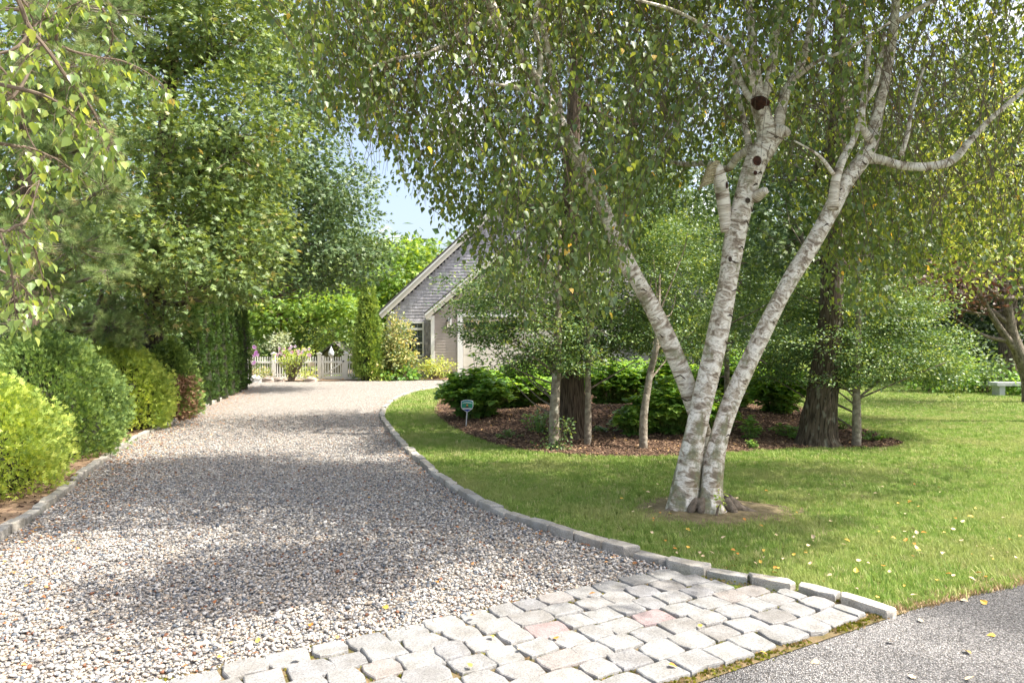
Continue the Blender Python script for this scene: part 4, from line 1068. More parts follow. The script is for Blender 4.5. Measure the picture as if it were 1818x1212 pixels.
tree('oak_tree', 'dark leaved oak spreading above the white picket fence', (-11.4, 24.0, 0),
     [(-11.4, 24.0, -.1, .2), (-11.2, 24, 2.5, .16), (-10, 23.6, 4.2, .13), (-8.6, 23, 6.5, .08)],
     [PB_(500, 380, 22, 170, 150, 1.8), PB_(570, 430, 22, 190, 130, 1.8), PB_(600, 330, 22, 130, 140, 1.6), PB_(520, 270, 22, 180, 160, 1.8), PB_(640, 450, 22, 110, 80, 1.4), PB_(470, 470, 22, 130, 90, 1.6), PB_(570, 490, 22, 110, 60, 1.2),
      PB_(560, 190, 22.5, 90, 120, 1.5), PB_(500, 100, 23, 170, 180, 1.8)],
     M_loak2, M_oakbark, (OAKL, .15), per=30, cr=.34, dens=14, rng=rt, limb_r=.07, flat=.5, inner=.4)
tree('oak_tree', 'leafy oak filling the far upper left behind the pines', (-12.5, 17, 0),
     [(-12.5, 17, -.1, .25), (-12.3, 17, 4, .19), (-12, 17, 9, .08)],
     [PB_(60, 120, 16.5, 260, 260, 1.6), PB_(170, 210, 16, 180, 200, 1.4), PB_(60, 330, 16.5, 240, 220, 1.6), PB_(180, 430, 16.5, 180, 160, 1.4), PB_(60, -90, 16.5, 300, 200, 2)],
     M_loak, M_oakbark, (OAKL, .15), per=26, cr=.38, dens=15, rng=rt, limb_r=.06)
tree('maple_tree', 'bright green maple with a short dark trunk just behind the picket fence', (-10.7, 31, 0),
     [(-10.7, 31, -.1, .24), (-10.65, 31, 2, .2), (-10.5, 31, 3.6, .15), (-10.2, 31, 6, .08)],
     [PB_(480, 560, 31, 110, 80, 1.6), PB_(560, 535, 31, 110, 70, 1.6), PB_(455, 520, 31, 60, 80, 1.2), PB_(600, 550, 31, 90, 50, 1.4), PB_(520, 500, 32, 170, 80, 1.6)],
     M_lmaple, M_oakbark, (OAKL, .22), per=20, cr=.38, dens=14, rng=rt, limb_r=.08, flat=.35)
tree('maple_tree', 'sunlit yellow green maple rising left of the garage gable', (-6.0, 38, 0),
     [(-6.0, 38, -.1, .2), (-6, 38, 3, .15), (-5.8, 38, 6, .06)],
     [PB_(700, 500, 37, 150, 110, 2), PB_(660, 570, 36, 110, 130, 1.8), PB_(720, 450, 38, 120, 60, 1.6), PB_(630, 500, 38, 90, 90, 1.6), PB_(735, 560, 37, 80, 120, 1.4), PB_(680, 640, 36, 120, 60, 1.4)],
     M_lmaple, M_oakbark, (OAKL, .28), per=18, cr=.45, dens=10, rng=rt, limb_r=.08, flat=.4)
tree('locust_tree', 'grey green tree top showing just above the garage rake', (-4.6, 48, 0),
     [(-4.6, 48, -.1, .2), (-4.6, 48, 4, .15), (-4.6, 48, 7, .05)],
     [PB_(745, 465, 48, 60, 70, 1.6), PB_(700, 455, 48, 60, 60, 1.6), PB_(775, 500, 48, 60, 60, 1.6), PB_(640, 470, 50, 90, 70, 1.6)],
     M_loak, M_oakbark, (LEAF, .30), per=16, cr=.55, dens=4, rng=rt)
for (px, py, wp, hp, Y, mt_, lb_) in [(455, 610, 60, 60, 30, M_lwood, 'round green shrub behind the left end of the picket fence'),
                                    (590, 585, 130, 60, 37, M_lyellow, 'low yellow green tree behind the fence, over the shed roof'),
                                    (530, 600, 60, 70, 31.5, M_lwood, 'mid green shrub behind the pink flowers'),
                                    (640, 600, 60, 90, 31, M_loak, 'loose green shrub between the shed and the tall arborvitae')]:
    b = PB_(px, py, Y, wp, hp, .9); base = (b[0], Y, 0)
    tree('garden_tree', lb_, base, [(b[0], Y, -.05, .05), (b[0] + .1, Y, .8, .04), (b[0], Y, b[2], .02)], [b, (b[0] - .3, Y + .2, b[2] * .6, b[3] * .8, .8, b[5] * .7)], mt_, M_limb, (LEAF, .15), per=16, cr=.28, dens=14, rng=rt, limb_r=.03)
b = PB_(497, 610, 28.6, 40, 40, .4)
tree('silver_shrub', 'silvery leaved shrub standing behind a picket fence post', (b[0], 28.6, 0), [(b[0], 28.6, -.05, .03), (b[0], 28.6, b[2], .015)], [b], M_lsilver, M_limb, (LEAF, .08), per=16, cr=.14, dens=70, rng=rt, limb_r=.015, cat='shrub')

# hollies in the mulch bed
def holly(label, base, top, blobs, dens=165, mat=M_lholly, r0=.06, lean=(0, 0), size=.048):
    x, y, z = base
    root = empty('holly_tree', base); tag(root, label, 'tree', None)
    pts = [(x, y, z - .05), (x + .01, y, z + .5), (x + lean[0] * .4, y + lean[1] * .4, z + 1.1), (x + lean[0] * .7, y, z + top * .6), (x + lean[0], y + lean[1], z + top)]
    P, R = smooth_path(pts, [r0, r0 * .86, r0 * .78, r0 * .6, r0 * .2], 5)
    mb = MB(); mb.tube(P, R, 12, wob=.07); mb.build('trunk', M_hollybark, root, smooth=True); P = np.array(P)
    A = [[], [], [], [], []]; tw = MB()
    for b in blobs:
        c0 = np.array(b[:3]); nl = max(5, int(b[3] * b[5] * 9))
        # layered sprays on near-horizontal branches
        for i in range(nl):
            C, D = blob_points(b, 1, rt, inner=.55); e = C[0]
            hd = np.linalg.norm(e[:2] - np.array([x, y])); s = P[int(np.argmin(np.abs(P[:, 2] - min(e[2] - .45 * hd - .1, z + top * .8))))]
            if np.linalg.norm(e - s) > 1.7: continue
            k = rt.uniform(.3, .8); m = s * (1 - k) + e * k + [rt.normal(0, .07), rt.normal(0, .07), rt.uniform(-.16, .12)]
            Q, Rr = smooth_path([s, m, e], [.016, .010, .004], 4); tw.tube(Q, Rr, 5, caps=False)
        n = int((b[3] * b[4] + b[3] * b[5] + b[4] * b[5]) * dens)
        C, D = blob_points(b, n, rt, inner=.25)
        for c in C[::8]:
            s = C[rt.integers(len(C))]; s = c + (s - c) * min(1, .3 / (np.linalg.norm(s - c) + 1e-6)); tw.tube([s, (s + c) / 2 + [0, 0, -.02], c], [.004, .003, .0015], 3, caps=False)
        for q, a in zip(A, clump_leaves(C, D, 24, .085, size, rt, flat=.38, up=1.0, outw=.3, droop=.05)): q.append(a)
    tw.build('branches_and_twigs', M_limb, root, kind='stuff')
    A = [np.concatenate(q) for q in A]
    leaf_cloud('crown', LEAF, *A, mat, root)
    return root
holly('holly tree with a pale mottled trunk, leftmost in the mulch bed and wreathed in vine', GB(983, 797), 3.4,
      [PB_(960, 590, 10.3, 230, 110, .9), PB_(860, 590, 10.6, 130, 50, .6), PB_(900, 510, 10.3, 200, 110, .9), PB_(840, 545, 11, 100, 36, .5), PB_(1000, 640, 10.2, 150, 50, .6), PB_(920, 645, 10.8, 80, 40, .4)], r0=.085, lean=(.1, .1))
holly('slender straight holly trunk just right of the big dark oak trunk', GB(1043, 790), 3.1,
      [PB_(1060, 600, 10.8, 150, 90, .8), PB_(1040, 520, 10.8, 200, 120, .9), PB_(1120, 560, 11, 150, 110, .8)], r0=.058, lean=(.02, 0))
holly('slightly leaning holly behind the left trunk of the birch', GB(1142, 797), 2.6,
      [PB_(1160, 600, 11, 150, 70, .8), PB_(1200, 520, 11.5, 190, 140, 1.0), PB_(1230, 610, 12, 150, 90, .9), PB_(1180, 430, 12, 200, 120, 1.0), PB_(1165, 460, 10.7, 120, 170, .5)], r0=.065, lean=(.28, .15))
holly('wide spreading holly on a short smooth trunk at the right end of the mulch bed', GB(1520, 793), 3.6,
      [PB_(1570, 640, 10.6, 240, 80, 1.1), PB_(1630, 610, 11, 150, 80, .9), PB_(1660, 660, 11.2, 110, 60, .8), PB_(1460, 610, 10.8, 190, 110, .9), PB_(1370, 640, 11.2, 110, 70, .7), PB_(1540, 540, 11, 230, 110, 1.1), PB_(1500, 670, 10.4, 130, 36, .6), PB_(1440, 530, 11.6, 140, 110, .9), PB_(1620, 545, 11.4, 90, 60, .7)], r0=.07, lean=(.05, .1), dens=200)
holly('bushy holly at the back of the mulch bed, seen between the birch trunks', GB(1290, 735), 3.6,
      [PB_(1290, 560, 14.5, 200, 150, 1.1), PB_(1370, 480, 14.5, 190, 170, 1.1), PB_(1250, 470, 15, 190, 150, 1.1), PB_(1390, 600, 14.5, 120, 120, .9)], r0=.06, dens=62, size=.055)

# two mature trunks in the bed
def big_trunk(label, px, py, wbase, wtop, toppx, toppy, mat, blobs, leafmat, leaf, per, cr, dens, group=None):
    b = GB(px, py); Y = b[1]; t = W(toppx, toppy, Y)
    rb_, rt_ = wbase / 2 / FPX * Y, wtop / 2 / FPX * Y
    mid = (b + t) / 2
    return tree('oak_tree', label, tuple(b), [(b[0], Y, b[2] - .05, rb_ * 1.55), (b[0], Y, b[2] + .18, rb_ * 1.05), (b[0] * .7 + t[0] * .3, Y, b[2] + .8, rb_ * .85), (mid[0] * .4 + t[0] * .6, Y, b[2] + 1.9, rt_), (t[0], Y, t[2], rt_ * .85), (t[0] + .15, Y + .1, t[2] + 3.5, rt_ * .5)],
                blobs, leafmat, mat, leaf, per=per, cr=cr, dens=dens, rng=rt, limb_r=.06)
big_trunk('stout dark furrowed oak trunk among the hollies left of the birch', 1019, 776, 50, 36, 1010, 420, M_oakbark,
          [PB_(1000, 240, 13, 260, 200, 1.6), PB_(1100, 330, 13, 240, 160, 1.6), PB_(900, 330, 13.5, 160, 120, 1.3), PB_(1180, 200, 13, 260, 220, 1.6), PB_(1040, 40, 13, 420, 220, 2), PB_(1040, 430, 12.8, 200, 90, 1.2), PB_(1010, 400, 10.9, 170, 200, .6)], M_loak2, (OAKL, .12), 26, .30, 15)
big_trunk('thick oak trunk with pale lichen at its foot, right of the birch', 1452, 790, 62, 40, 1480, 400, M_oakbark2,
          [PB_(1420, 420, 13, 240, 140, 1.5), PB_(1540, 430, 13, 180, 140, 1.4), PB_(1400, 310, 13.5, 300, 140, 1.6), PB_(1560, 310, 13.5, 220, 140, 1.6), PB_(1480, 500, 12.5, 150, 70, 1.0), PB_(1480, 170, 13.5, 420, 160, 2.)], M_loak2, (OAKL, .12), 26, .30, 15)

# far woods on the right
def wood_tree(label, px, Y, h, wpx, mat, bark, z0f=.28, leafs=.28, cr=.65, dens=5, per=16, tr=.18, trunks=None, name='woodland_tree', nb=5):
    X = (px - 909) / FPX * Y; w = wpx / 2 / FPX * Y
    bl = []
    for i in range(nb):
        t = i / max(1, nb - 1)
        bl.append((X + rt.uniform(-.35, .35) * w, Y + rt.uniform(-.5, .5), h * (z0f + (1 - z0f) * (t * .85 + .08)), w * (1 - .35 * t) * rt.uniform(.75, 1.05), w * .8, h * (1 - z0f) / nb * 1.0))
    return tree(name, label, (X, Y, 0), [(X, Y, -.1, tr * 1.3), (X, Y, h * .3, tr), (X + .1, Y, h * .6, tr * .6), (X, Y, h * .9, tr * .2)], bl, mat, bark, (LEAF, leafs), per=per, cr=cr, dens=dens, rng=rt, limb_r=.06, trunks=trunks, twig=False)
for (px, Y, h, wp, mat, lab, z0) in [
    (1790, 24, 12, 170, M_lconif, 'dark pine with a purplish straight trunk beyond the far lawn, near the stone bench', .30),
    (1700, 28, 12, 210, M_lconif, 'black green conifer behind the far shrubs', .08),
    (1600, 27, 11, 210, M_lconif, 'dark conifer directly behind the spreading holly', .06),
    (1500, 30, 12, 220, M_lwood, 'woodland tree behind the thick lichened oak trunk', .05),
    (1400, 30, 13, 220, M_lwood, 'woodland tree behind the back of the mulch bed', .12),
    (1300, 36, 13, 220, M_lwood, 'woodland tree seen between the birch trunks', .12),
    (1870, 27, 12, 200, M_lconif, 'dark conifer at the right edge beyond the lawn', .05),
    (1200, 44, 13, 220, M_lwood, 'woodland tree above the pale house', .25),
    (1080, 46, 14, 240, M_lwood, 'woodland tree behind the garage roof on the right', .3),
    (960, 48, 12, 200, M_lwood, 'woodland tree behind the ridge of the garage', .3),
    (560, 46, 13, 200, M_lwood, 'woodland tree far behind the fence', .1),
    (440, 42, 13, 200, M_lwood, 'woodland tree behind the dark arborvitae row', .05),
    (330, 32, 12, 200, M_lwood, 'woodland tree behind the brown part of the hedge', .05),
    (200, 26, 11, 220, M_lwood, 'woodland tree behind the pines', .05),
    (50, 24, 11, 260, M_lwood, 'woodland tree at the left edge behind the hedge', .05),
    (640, 54, 8, 160, M_lwood, 'low woodland tree far beyond the shed', .05)]:
    wood_tree(lab, px, Y, h, wp, mat, M_oakbark, z0f=z0, nb=6, tr=.25 if 'pine' in lab else .18)
# purple maple with bare tan limbs at the right edge
mx_ = G(1832, 716)
tk = [[(mx_[0], mx_[1], -.1, .22), (mx_[0] - .1, mx_[1], .7, .17), (mx_[0] - .45, mx_[1], 1.6, .14), (mx_[0] - .6, mx_[1], 2.4, .10), (mx_[0] - .8, mx_[1], 4, .05)],
      [(mx_[0] - .35, mx_[1], 1.3, .11), (mx_[0] - 1.0, mx_[1] - .1, 2.1, .07), (mx_[0] - 1.7, mx_[1] - .2, 3.2, .045), (mx_[0] - 2.2, mx_[1] - .2, 4.2, .02)],
      [(mx_[0] - .5, mx_[1], 2.0, .07), (mx_[0] - 1.3, mx_[1] + .1, 2.6, .05), (mx_[0] - 2.6, mx_[1], 3.2, .03), (mx_[0] - 3.4, mx_[1], 3.4, .015)],
      [(mx_[0] - .4, mx_[1], 1.6, .06), (mx_[0] - 1.3, mx_[1] - .1, 1.75, .04), (mx_[0] - 2.2, mx_[1] - .1, 2.3, .015)],
      [(mx_[0] - .3, mx_[1], 1.9, .10), (mx_[0] - .1, mx_[1], 3.0, .07), (mx_[0] + .3, mx_[1], 4.4, .03)]]
tree('purple_maple', 'purple leaved maple with bare tan limbs at the right edge of the lawn', (mx_[0], mx_[1], 0), None,
     [PB_(1740, 500, 17, 220, 80, 1.6), PB_(1620, 480, 17.5, 170, 70, 1.4), PB_(1800, 420, 17, 260, 90, 2), PB_(1680, 540, 18, 130, 34, 1.)], M_lred, M_limb, (OAKL, .11), per=22, cr=.34, dens=12, rng=rt, trunks=tk, flat=.35, inner=.5)
tree('flowering_tree', 'sunlit yellow green tree hanging over the purple maple at the right', (12.5, 13.2, 0),
     [(12.5, 13.2, -.1, .16), (12.2, 13.2, 2.5, .13), (11.5, 13, 5, .08)],
     [PB_(1700, 430, 13, 200, 130, 1.2), PB_(1790, 380, 13, 160, 190, 1.2), PB_(1640, 340, 13, 190, 150, 1.2), PB_(1760, 250, 13, 220, 200, 1.4)], M_lyellow, M_limb, (LEAF, .10), per=26, cr=.3, dens=20, rng=rt, inner=.4)

# a far wooded belt that reads as one mass, closing the view between the trunks
C = []
for i in range(2500):
    a = rt.uniform(-1.15, 1.15); d = rt.uniform(58, 75); C.append((math.sin(a) * d * 1.3, math.cos(a) * d + 4, rt.uniform(.3, 12 + 1.5 * math.sin(a * 9))))
C = np.array(C); D = unit(rt.normal(size=C.shape))
P, Y_, Z_, S_, R_ = clump_leaves(C, D, 20, 1.5, .95, rt, .7, .5)
leaf_cloud('distant_woods', LEAF, P, Y_, Z_, S_, R_, M_lwood, None)

# ------------------------------------------------------------------ pines behind the hedge
M_needle = inst_mat('pine_needle', [(0, (0.17, 0.26, 0.10)), (0.5, (0.28, 0.38, 0.14)), (0.9, (0.42, 0.50, 0.20)), (1, (0.52, 0.42, 0.2))], 0.5, 0.3, trans=.15)
def needle_tuft(n=64):
    V = []; F = []
    for k in range(n):
        d = RNG.normal(size=3); d[2] = abs(d[2]) + .35; d /= np.linalg.norm(d); s = np.cross(d, RNG.normal(size=3)); s /= np.linalg.norm(s); s *= .020
        o0 = np.array([0, 0, RNG.uniform(-.35, .25)]); e = o0 + d * RNG.uniform(.75, 1.05) + [0, 0, -.0]; b = len(V)
        V += [tuple(o0 - s), tuple(o0 + s), tuple(e)]; F.append((b, b + 1, b + 2))
    return template('needle_tuft', V, np.array(F), M_needle)
ndl = [needle_tuft() for _ in range(3)]
def pine(label, base, top, blobs, dens):
    root = empty('pine_tree', base); tag(root, label, 'tree', None)
    x, y, z = base
    P, R = smooth_path([(x, y, -.1), (x + .05, y, top * .4), (x, y, top * .75), (x + .1, y, top)], [.15, .12, .08, .03], 6)
    mb = MB(); mb.tube(P, R, 12, wob=.1); mb.build('trunk', M_oakbark, root, smooth=True); P = np.array(P)
    pts = []; rot = []; tw = MB()
    for b in blobs:
        n = int((b[3] * b[4] + b[3] * b[5] + b[4] * b[5]) * dens)
        C, D = blob_points(b, n, rt, inner=.3); s = P[int(np.argmin(np.abs(P[:, 2] - (b[2] - .15))))]; c0 = np.array(b[:3])
        Q, Rr = smooth_path([s, s * .4 + c0 * .6 + [0, 0, -.1], c0], [.04, .025, .012], 5); tw.tube(Q, Rr, 6)
        for c, d in zip(C, D):
            q = c0 + (c - c0) * .25
            dd = unit((d * .8 + np.array([.45, -.45, .5]) * .7 + rt.normal(0, .25, 3))[None])[0]
            tw.tube([q, (q + c) / 2 + [0, 0, -.03], c], [.008, .006, .004], 4, caps=False)
            for k in range(3):
                pts.append(c - dd * .055 * k + rt.normal(0, .012, 3)); e = Vector(dd).to_track_quat('Z', 'Y').to_euler(); rot.append((e.x, e.y, e.z))
    tw.build('branches_and_twigs', M_limb, root, smooth=True, kind='stuff')
    scatter('needles', np.array(pts), np.array(rot), rt.uniform(.10, .15, len(pts)), ndl, root)
pine('nearer pine with long soft needles, behind the green hedge shrub', (-7.4, 10.4, 0), 7.5,
     [PB_(183, 335, 9.3, 156, 103, .45), PB_(128, 440, 9.3, 204, 92, .5), PB_(68, 400, 9.7, 144, 103, .5), PB_(78, 500, 9.5, 180, 80, .5), PB_(168, 250, 9.6, 132, 69, .4), PB_(88, 270, 9.7, 180, 103, .5), PB_(158, 120, 9.7, 192, 103, .5), PB_(58, 160, 9.9, 144, 126, .5), PB_(188, 480, 9.1, 84, 46, .3), PB_(108, 40, 9.9, 216, 103, .6), PB_(198, 20, 10.2, 144, 92, .6)], 60)
pine('low pine whose needled boughs rest above the yellow green hedge shrub', (-7.9, 13.0, 0), 2.6,
     [PB_(195, 580, 12, 120, 60, .5), PB_(120, 560, 12, 100, 40, .4), PB_(230, 600, 12, 60, 40, .4), PB_(60, 570, 11.5, 120, 60, .5), PB_(190, 545, 12.6, 90, 40, .4)], 80)

# ------------------------------------------------------------------ hedge shrubs
def hedge(name, label, base, rx, ry, h, mat, n, size, prof='egg', group=None, dead=0.0, core=.72, per=16, cr=.055, lump=.12):
    root = empty(name, base); tag(root, label, 'shrub', group)
    x, y, z = base
    def rad(t):
        if prof == 'egg': return (math.sin(math.pi * min(1, t * .62 + .36)) ** .7)
        return max(.05, (1 - t ** 1.7)) * (.88 + .12 * min(1, t * 6))
    nc = n // per
    a = rt.uniform(0, 6.283, nc); t = rt.uniform(0.02, 1, nc) ** .9
    ph = rt.uniform(0, 6.28, 6)
    r = np.array([rad(v) for v in t])
    bump = 1 + lump * (np.sin(3 * a + 5 * t + ph[0]) + .8 * np.sin(5 * a - 9 * t + ph[1]) + .7 * np.sin(9 * a + 14 * t + ph[2])) * .6 + rt.normal(0, .05, nc)
    if prof != 'egg': t = t * 1.0
    C = np.c_[x + np.cos(a) * r * rx * bump, y + np.sin(a) * r * ry * bump, z + .04 + t * h * (1 + .03 * np.sin(4 * a + ph[3]))]
    if prof == 'egg':   # close the top
        k = t > .93; C[k, 0] = x + np.cos(a[k]) * rx * r[k] * rt.uniform(0, 1, k.sum()) ** .5; C[k, 1] = y + np.sin(a[k]) * ry * r[k] * rt.uniform(0, 1, k.sum()) ** .5
    D = unit(np.c_[np.cos(a) / rx, np.sin(a) / ry, (t - .35) * 1.3])
    off = rt.normal(size=(nc, per, 3)) * cr
    P = (C[:, None] + off).reshape(-1, 3); Dn = np.repeat(D, per, 0); N = len(P)
    Y = Dn * 1.0 + rt.normal(size=(N, 3)) * .45 + np.array([0, 0, .75 if prof == 'egg' else 1.4])
    Z = np.cross(Dn, [0, 0, 1]) + rt.normal(size=(N, 3)) * .6
    S = size * rt.uniform(.6, 1.3, N); R = np.clip(rt.beta(2, 2, N) + np.repeat(rt.normal(0, .16, nc), per), 0, 1)
    k = P[:, 2] > z + .015
    leaf_cloud('foliage', FEATH, P[k], Y[k], Z[k], S[k], R[k], mat, root)
    # added dark core: blocks see-through, inner shade put into its colour
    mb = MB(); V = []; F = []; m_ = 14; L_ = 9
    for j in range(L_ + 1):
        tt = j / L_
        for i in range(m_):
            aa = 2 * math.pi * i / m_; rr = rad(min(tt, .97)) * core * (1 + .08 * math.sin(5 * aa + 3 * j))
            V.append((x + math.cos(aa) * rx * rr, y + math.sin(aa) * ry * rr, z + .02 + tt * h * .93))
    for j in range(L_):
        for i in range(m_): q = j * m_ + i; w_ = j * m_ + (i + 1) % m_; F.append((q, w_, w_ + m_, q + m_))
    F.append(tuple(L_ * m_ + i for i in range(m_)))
    mb.add(V, F); mb.build('painted_shade_core', M_core, root, smooth=True)
    if dead:
        ad = math.atan2(-y, -x) + .35; nd = int(dead)
        aa = ad + rt.normal(0, .35, nd); t2 = rt.uniform(.03, .55, nd)
        C2 = np.c_[x + np.cos(aa) * rx * 1.03, y + np.sin(aa) * ry * 1.03, z + t2 * h]
        P2 = C2 + rt.normal(0, .06, C2.shape)
        leaf_cloud('dead_foliage', FEATH, P2, np.c_[np.cos(aa), np.sin(aa), rt.uniform(-.6, .8, nd)] + rt.normal(0, .4, (nd, 3)), rt.normal(size=(nd, 3)), rt.uniform(.05, .12, nd), rt.uniform(0, 1, nd), M_lbrown, root)
        tw = MB()
        for i in range(60):
            q = np.array([x, y, z]) + [0, 0, .1]; e = C2[rt.integers(nd)]
            tw.tube([q, (q + e) / 2 + [0, 0, .08], e], [.012, .008, .003], 4, caps=False)
        tw.build('bare_twigs', M_twig, root, kind='stuff')
    return root
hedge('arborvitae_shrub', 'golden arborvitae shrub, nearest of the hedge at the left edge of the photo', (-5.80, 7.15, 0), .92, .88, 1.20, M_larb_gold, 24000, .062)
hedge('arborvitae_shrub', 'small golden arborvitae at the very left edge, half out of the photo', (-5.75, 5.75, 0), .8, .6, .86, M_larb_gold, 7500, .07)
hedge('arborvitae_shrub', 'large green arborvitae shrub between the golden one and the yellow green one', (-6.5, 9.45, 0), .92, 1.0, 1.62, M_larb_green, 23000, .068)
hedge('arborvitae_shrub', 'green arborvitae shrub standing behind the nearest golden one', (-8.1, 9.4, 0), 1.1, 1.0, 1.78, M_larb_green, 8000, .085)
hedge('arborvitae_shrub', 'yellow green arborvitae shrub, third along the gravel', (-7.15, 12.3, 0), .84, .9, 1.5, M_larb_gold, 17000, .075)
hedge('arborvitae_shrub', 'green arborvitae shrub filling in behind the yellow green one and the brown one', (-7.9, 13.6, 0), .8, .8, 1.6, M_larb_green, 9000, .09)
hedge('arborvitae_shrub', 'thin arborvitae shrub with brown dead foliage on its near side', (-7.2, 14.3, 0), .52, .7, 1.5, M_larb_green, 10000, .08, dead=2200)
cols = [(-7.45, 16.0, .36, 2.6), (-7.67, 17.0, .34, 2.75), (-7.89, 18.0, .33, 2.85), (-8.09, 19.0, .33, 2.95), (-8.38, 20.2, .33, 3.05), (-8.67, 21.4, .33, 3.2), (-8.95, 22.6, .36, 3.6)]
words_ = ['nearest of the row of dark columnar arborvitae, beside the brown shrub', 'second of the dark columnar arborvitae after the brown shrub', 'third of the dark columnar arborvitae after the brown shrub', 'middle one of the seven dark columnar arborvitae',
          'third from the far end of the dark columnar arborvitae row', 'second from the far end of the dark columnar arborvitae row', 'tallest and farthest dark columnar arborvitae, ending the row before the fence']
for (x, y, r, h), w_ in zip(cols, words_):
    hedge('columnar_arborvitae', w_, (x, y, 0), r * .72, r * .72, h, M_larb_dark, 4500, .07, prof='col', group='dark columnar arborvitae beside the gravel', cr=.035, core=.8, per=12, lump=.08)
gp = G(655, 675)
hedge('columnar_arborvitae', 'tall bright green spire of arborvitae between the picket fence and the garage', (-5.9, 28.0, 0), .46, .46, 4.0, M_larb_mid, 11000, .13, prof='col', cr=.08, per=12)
for o in COL.objects:
    pass

# ------------------------------------------------------------------ garage
GY = 29.4; SY = 30.4
def gx(px, Y=GY): return (px - 909) / FPX * Y
def gz(py, Y=GY): return EYE - (py - 606) / FPX * Y
garage = empty('garage', (gx(918), GY, 0)); tag(garage, 'grey shingled garage with a cream overhead door behind the holly trees', 'garage')
# rear gable (weathered shingles)
xL, zE = gx(688, SY), gz(556, SY); slope = 0.93
xP = gx(893, SY); zP = zE + (xP - xL) * slope; xR = 2 * xP - xL
def gable_z(x): return zE + (min(x, 2 * xP - x) - xL) * slope
mb = MB(); mb.poly_prism([(xL + .05, 0), (xR - .05, 0), (xR - .05, zE - .05), (xP, zP - .1), (xL + .05, zE - .05)], SY + .03, SY + 9); mb.build('wall', M_shingle, garage)
mb = MB(); z = 0.25; course = .135
wx0, wx1, wz0, wz1 = gx(727, SY) - .04, gx(750, SY) + .04, gz(631, SY), gz(574, SY)
while z < zP - .1:
    x = xL + .02 + rt.uniform(-.1, 0)
    while x < xR:
        w_ = rt.uniform(.09, .2); xc = x + w_ / 2
        if xc > xL and gable_z(xc) > z + course * .9 and not (wx0 - .03 < xc < wx1 + .03 and wz0 - .12 < z < wz1):
            zj = rt.normal(0, .004)
            mb.box((xc, SY + .012 - .002, z + course / 2 + zj), (w_ - .006, .022, course * 1.12), tilt=-.12, r=rt.uniform(0, 1))
        x += w_
    z += course
mb.build('wall_shingles', M_shingle, garage, kind='stuff')
def rake(mb_, xa, za, xb, zb, Y, wd=.26, th=.06, r=None):
    mb_.bar((xa, Y, za), (xb, Y, zb), th, wd, up=(0, 0, 1))
for s, nm in ((1, 'a'), (-1, 'b')):
    mb = MB(); xa = xL - .28 if s > 0 else xR + .28; rake(mb, xa, zE - .28 * slope + .10, xP, zP + .10, SY - .16, .20); mb.build('rake_board', M_cream, garage)
    mb = MB(); rake(mb, xa - .05 * s, zE - .28 * slope + .21, xP, zP + .26, SY - .20, .07); mb.build('rake_trim', M_white, garage)
    # roof plane
    nx = Vector((-slope * s, 0, 1)).normalized() * .06
    a0 = Vector((xa - .08 * s, SY - .24, zE - .30 * slope + .27)); a1 = Vector((xP, SY - .24, zP + .33))
    V = [a0, a1, a1 + Vector((0, 9.5, 0)), a0 + Vector((0, 9.5, 0))]; V2 = [v + nx for v in V]
    mb = MB(); mb.add([tuple(v) for v in V + V2], [(0, 1, 2, 3), (7, 6, 5, 4), (0, 4, 5, 1), (1, 5, 6, 2), (2, 6, 7, 3), (3, 7, 4, 0)]); mb.build('roof', M_roof, garage)
# front wing with taupe clapboards
fx0 = gx(767); fcx = gx(922); fx1 = 2 * fcx - fx0; fzE = gz(560); sl2 = .86
fzP = fzE + (fcx - fx0) * sl2
def fz(x): return fzE + (min(x, 2 * fcx - x) - fx0) * sl2
dx0, dx1, dz1 = gx(822), gx(1020), gz(566)
mb = MB(); mb.poly_prism([(fx0 + .03, 0), (fx1 - .03, 0), (fx1 - .03, fzE - .03), (fcx, fzP - .05), (fx0 + .03, fzE - .03)], GY + .04, SY + .0); mb.build('wall', M_clap, garage)
mb = MB(); z = .30; ex = .118
while z < fzP - .12:
    # board ends follow the rake
    zz = z + ex; ins = max(0, (zz - fzE) / sl2)
    segs = [(fx0 + .02 + ins, fx1 - .02 - ins)]
    if z < dz1 + .12: segs = [(fx0 + .02 + ins, dx0 - .24), (dx1 + .24, fx1 - .02 - ins)]
    for a, b in segs:
        if b - a > .1: mb.box(((a + b) / 2, GY + .022, z + ex / 2), (b - a, .016, ex * 1.1), tilt=-.14, r=rt.uniform(0, 1))
    z += ex
mb.build('clapboards', M_clap, garage, kind='stuff')
mb = MB(); mb.box(((fx0 + dx0) / 2 - .1, GY + .01, .14), (dx0 - fx0 - .22, .06, .28)); mb.build('foundation', M_brownfound, garage)
for x in (fx0 + .03, fx1 - .03):
    mb = MB(); mb.box((x, GY - .02, fzE / 2 + .1), (.15, .06, fzE - .2)); mb.build('corner_board', M_white, garage)
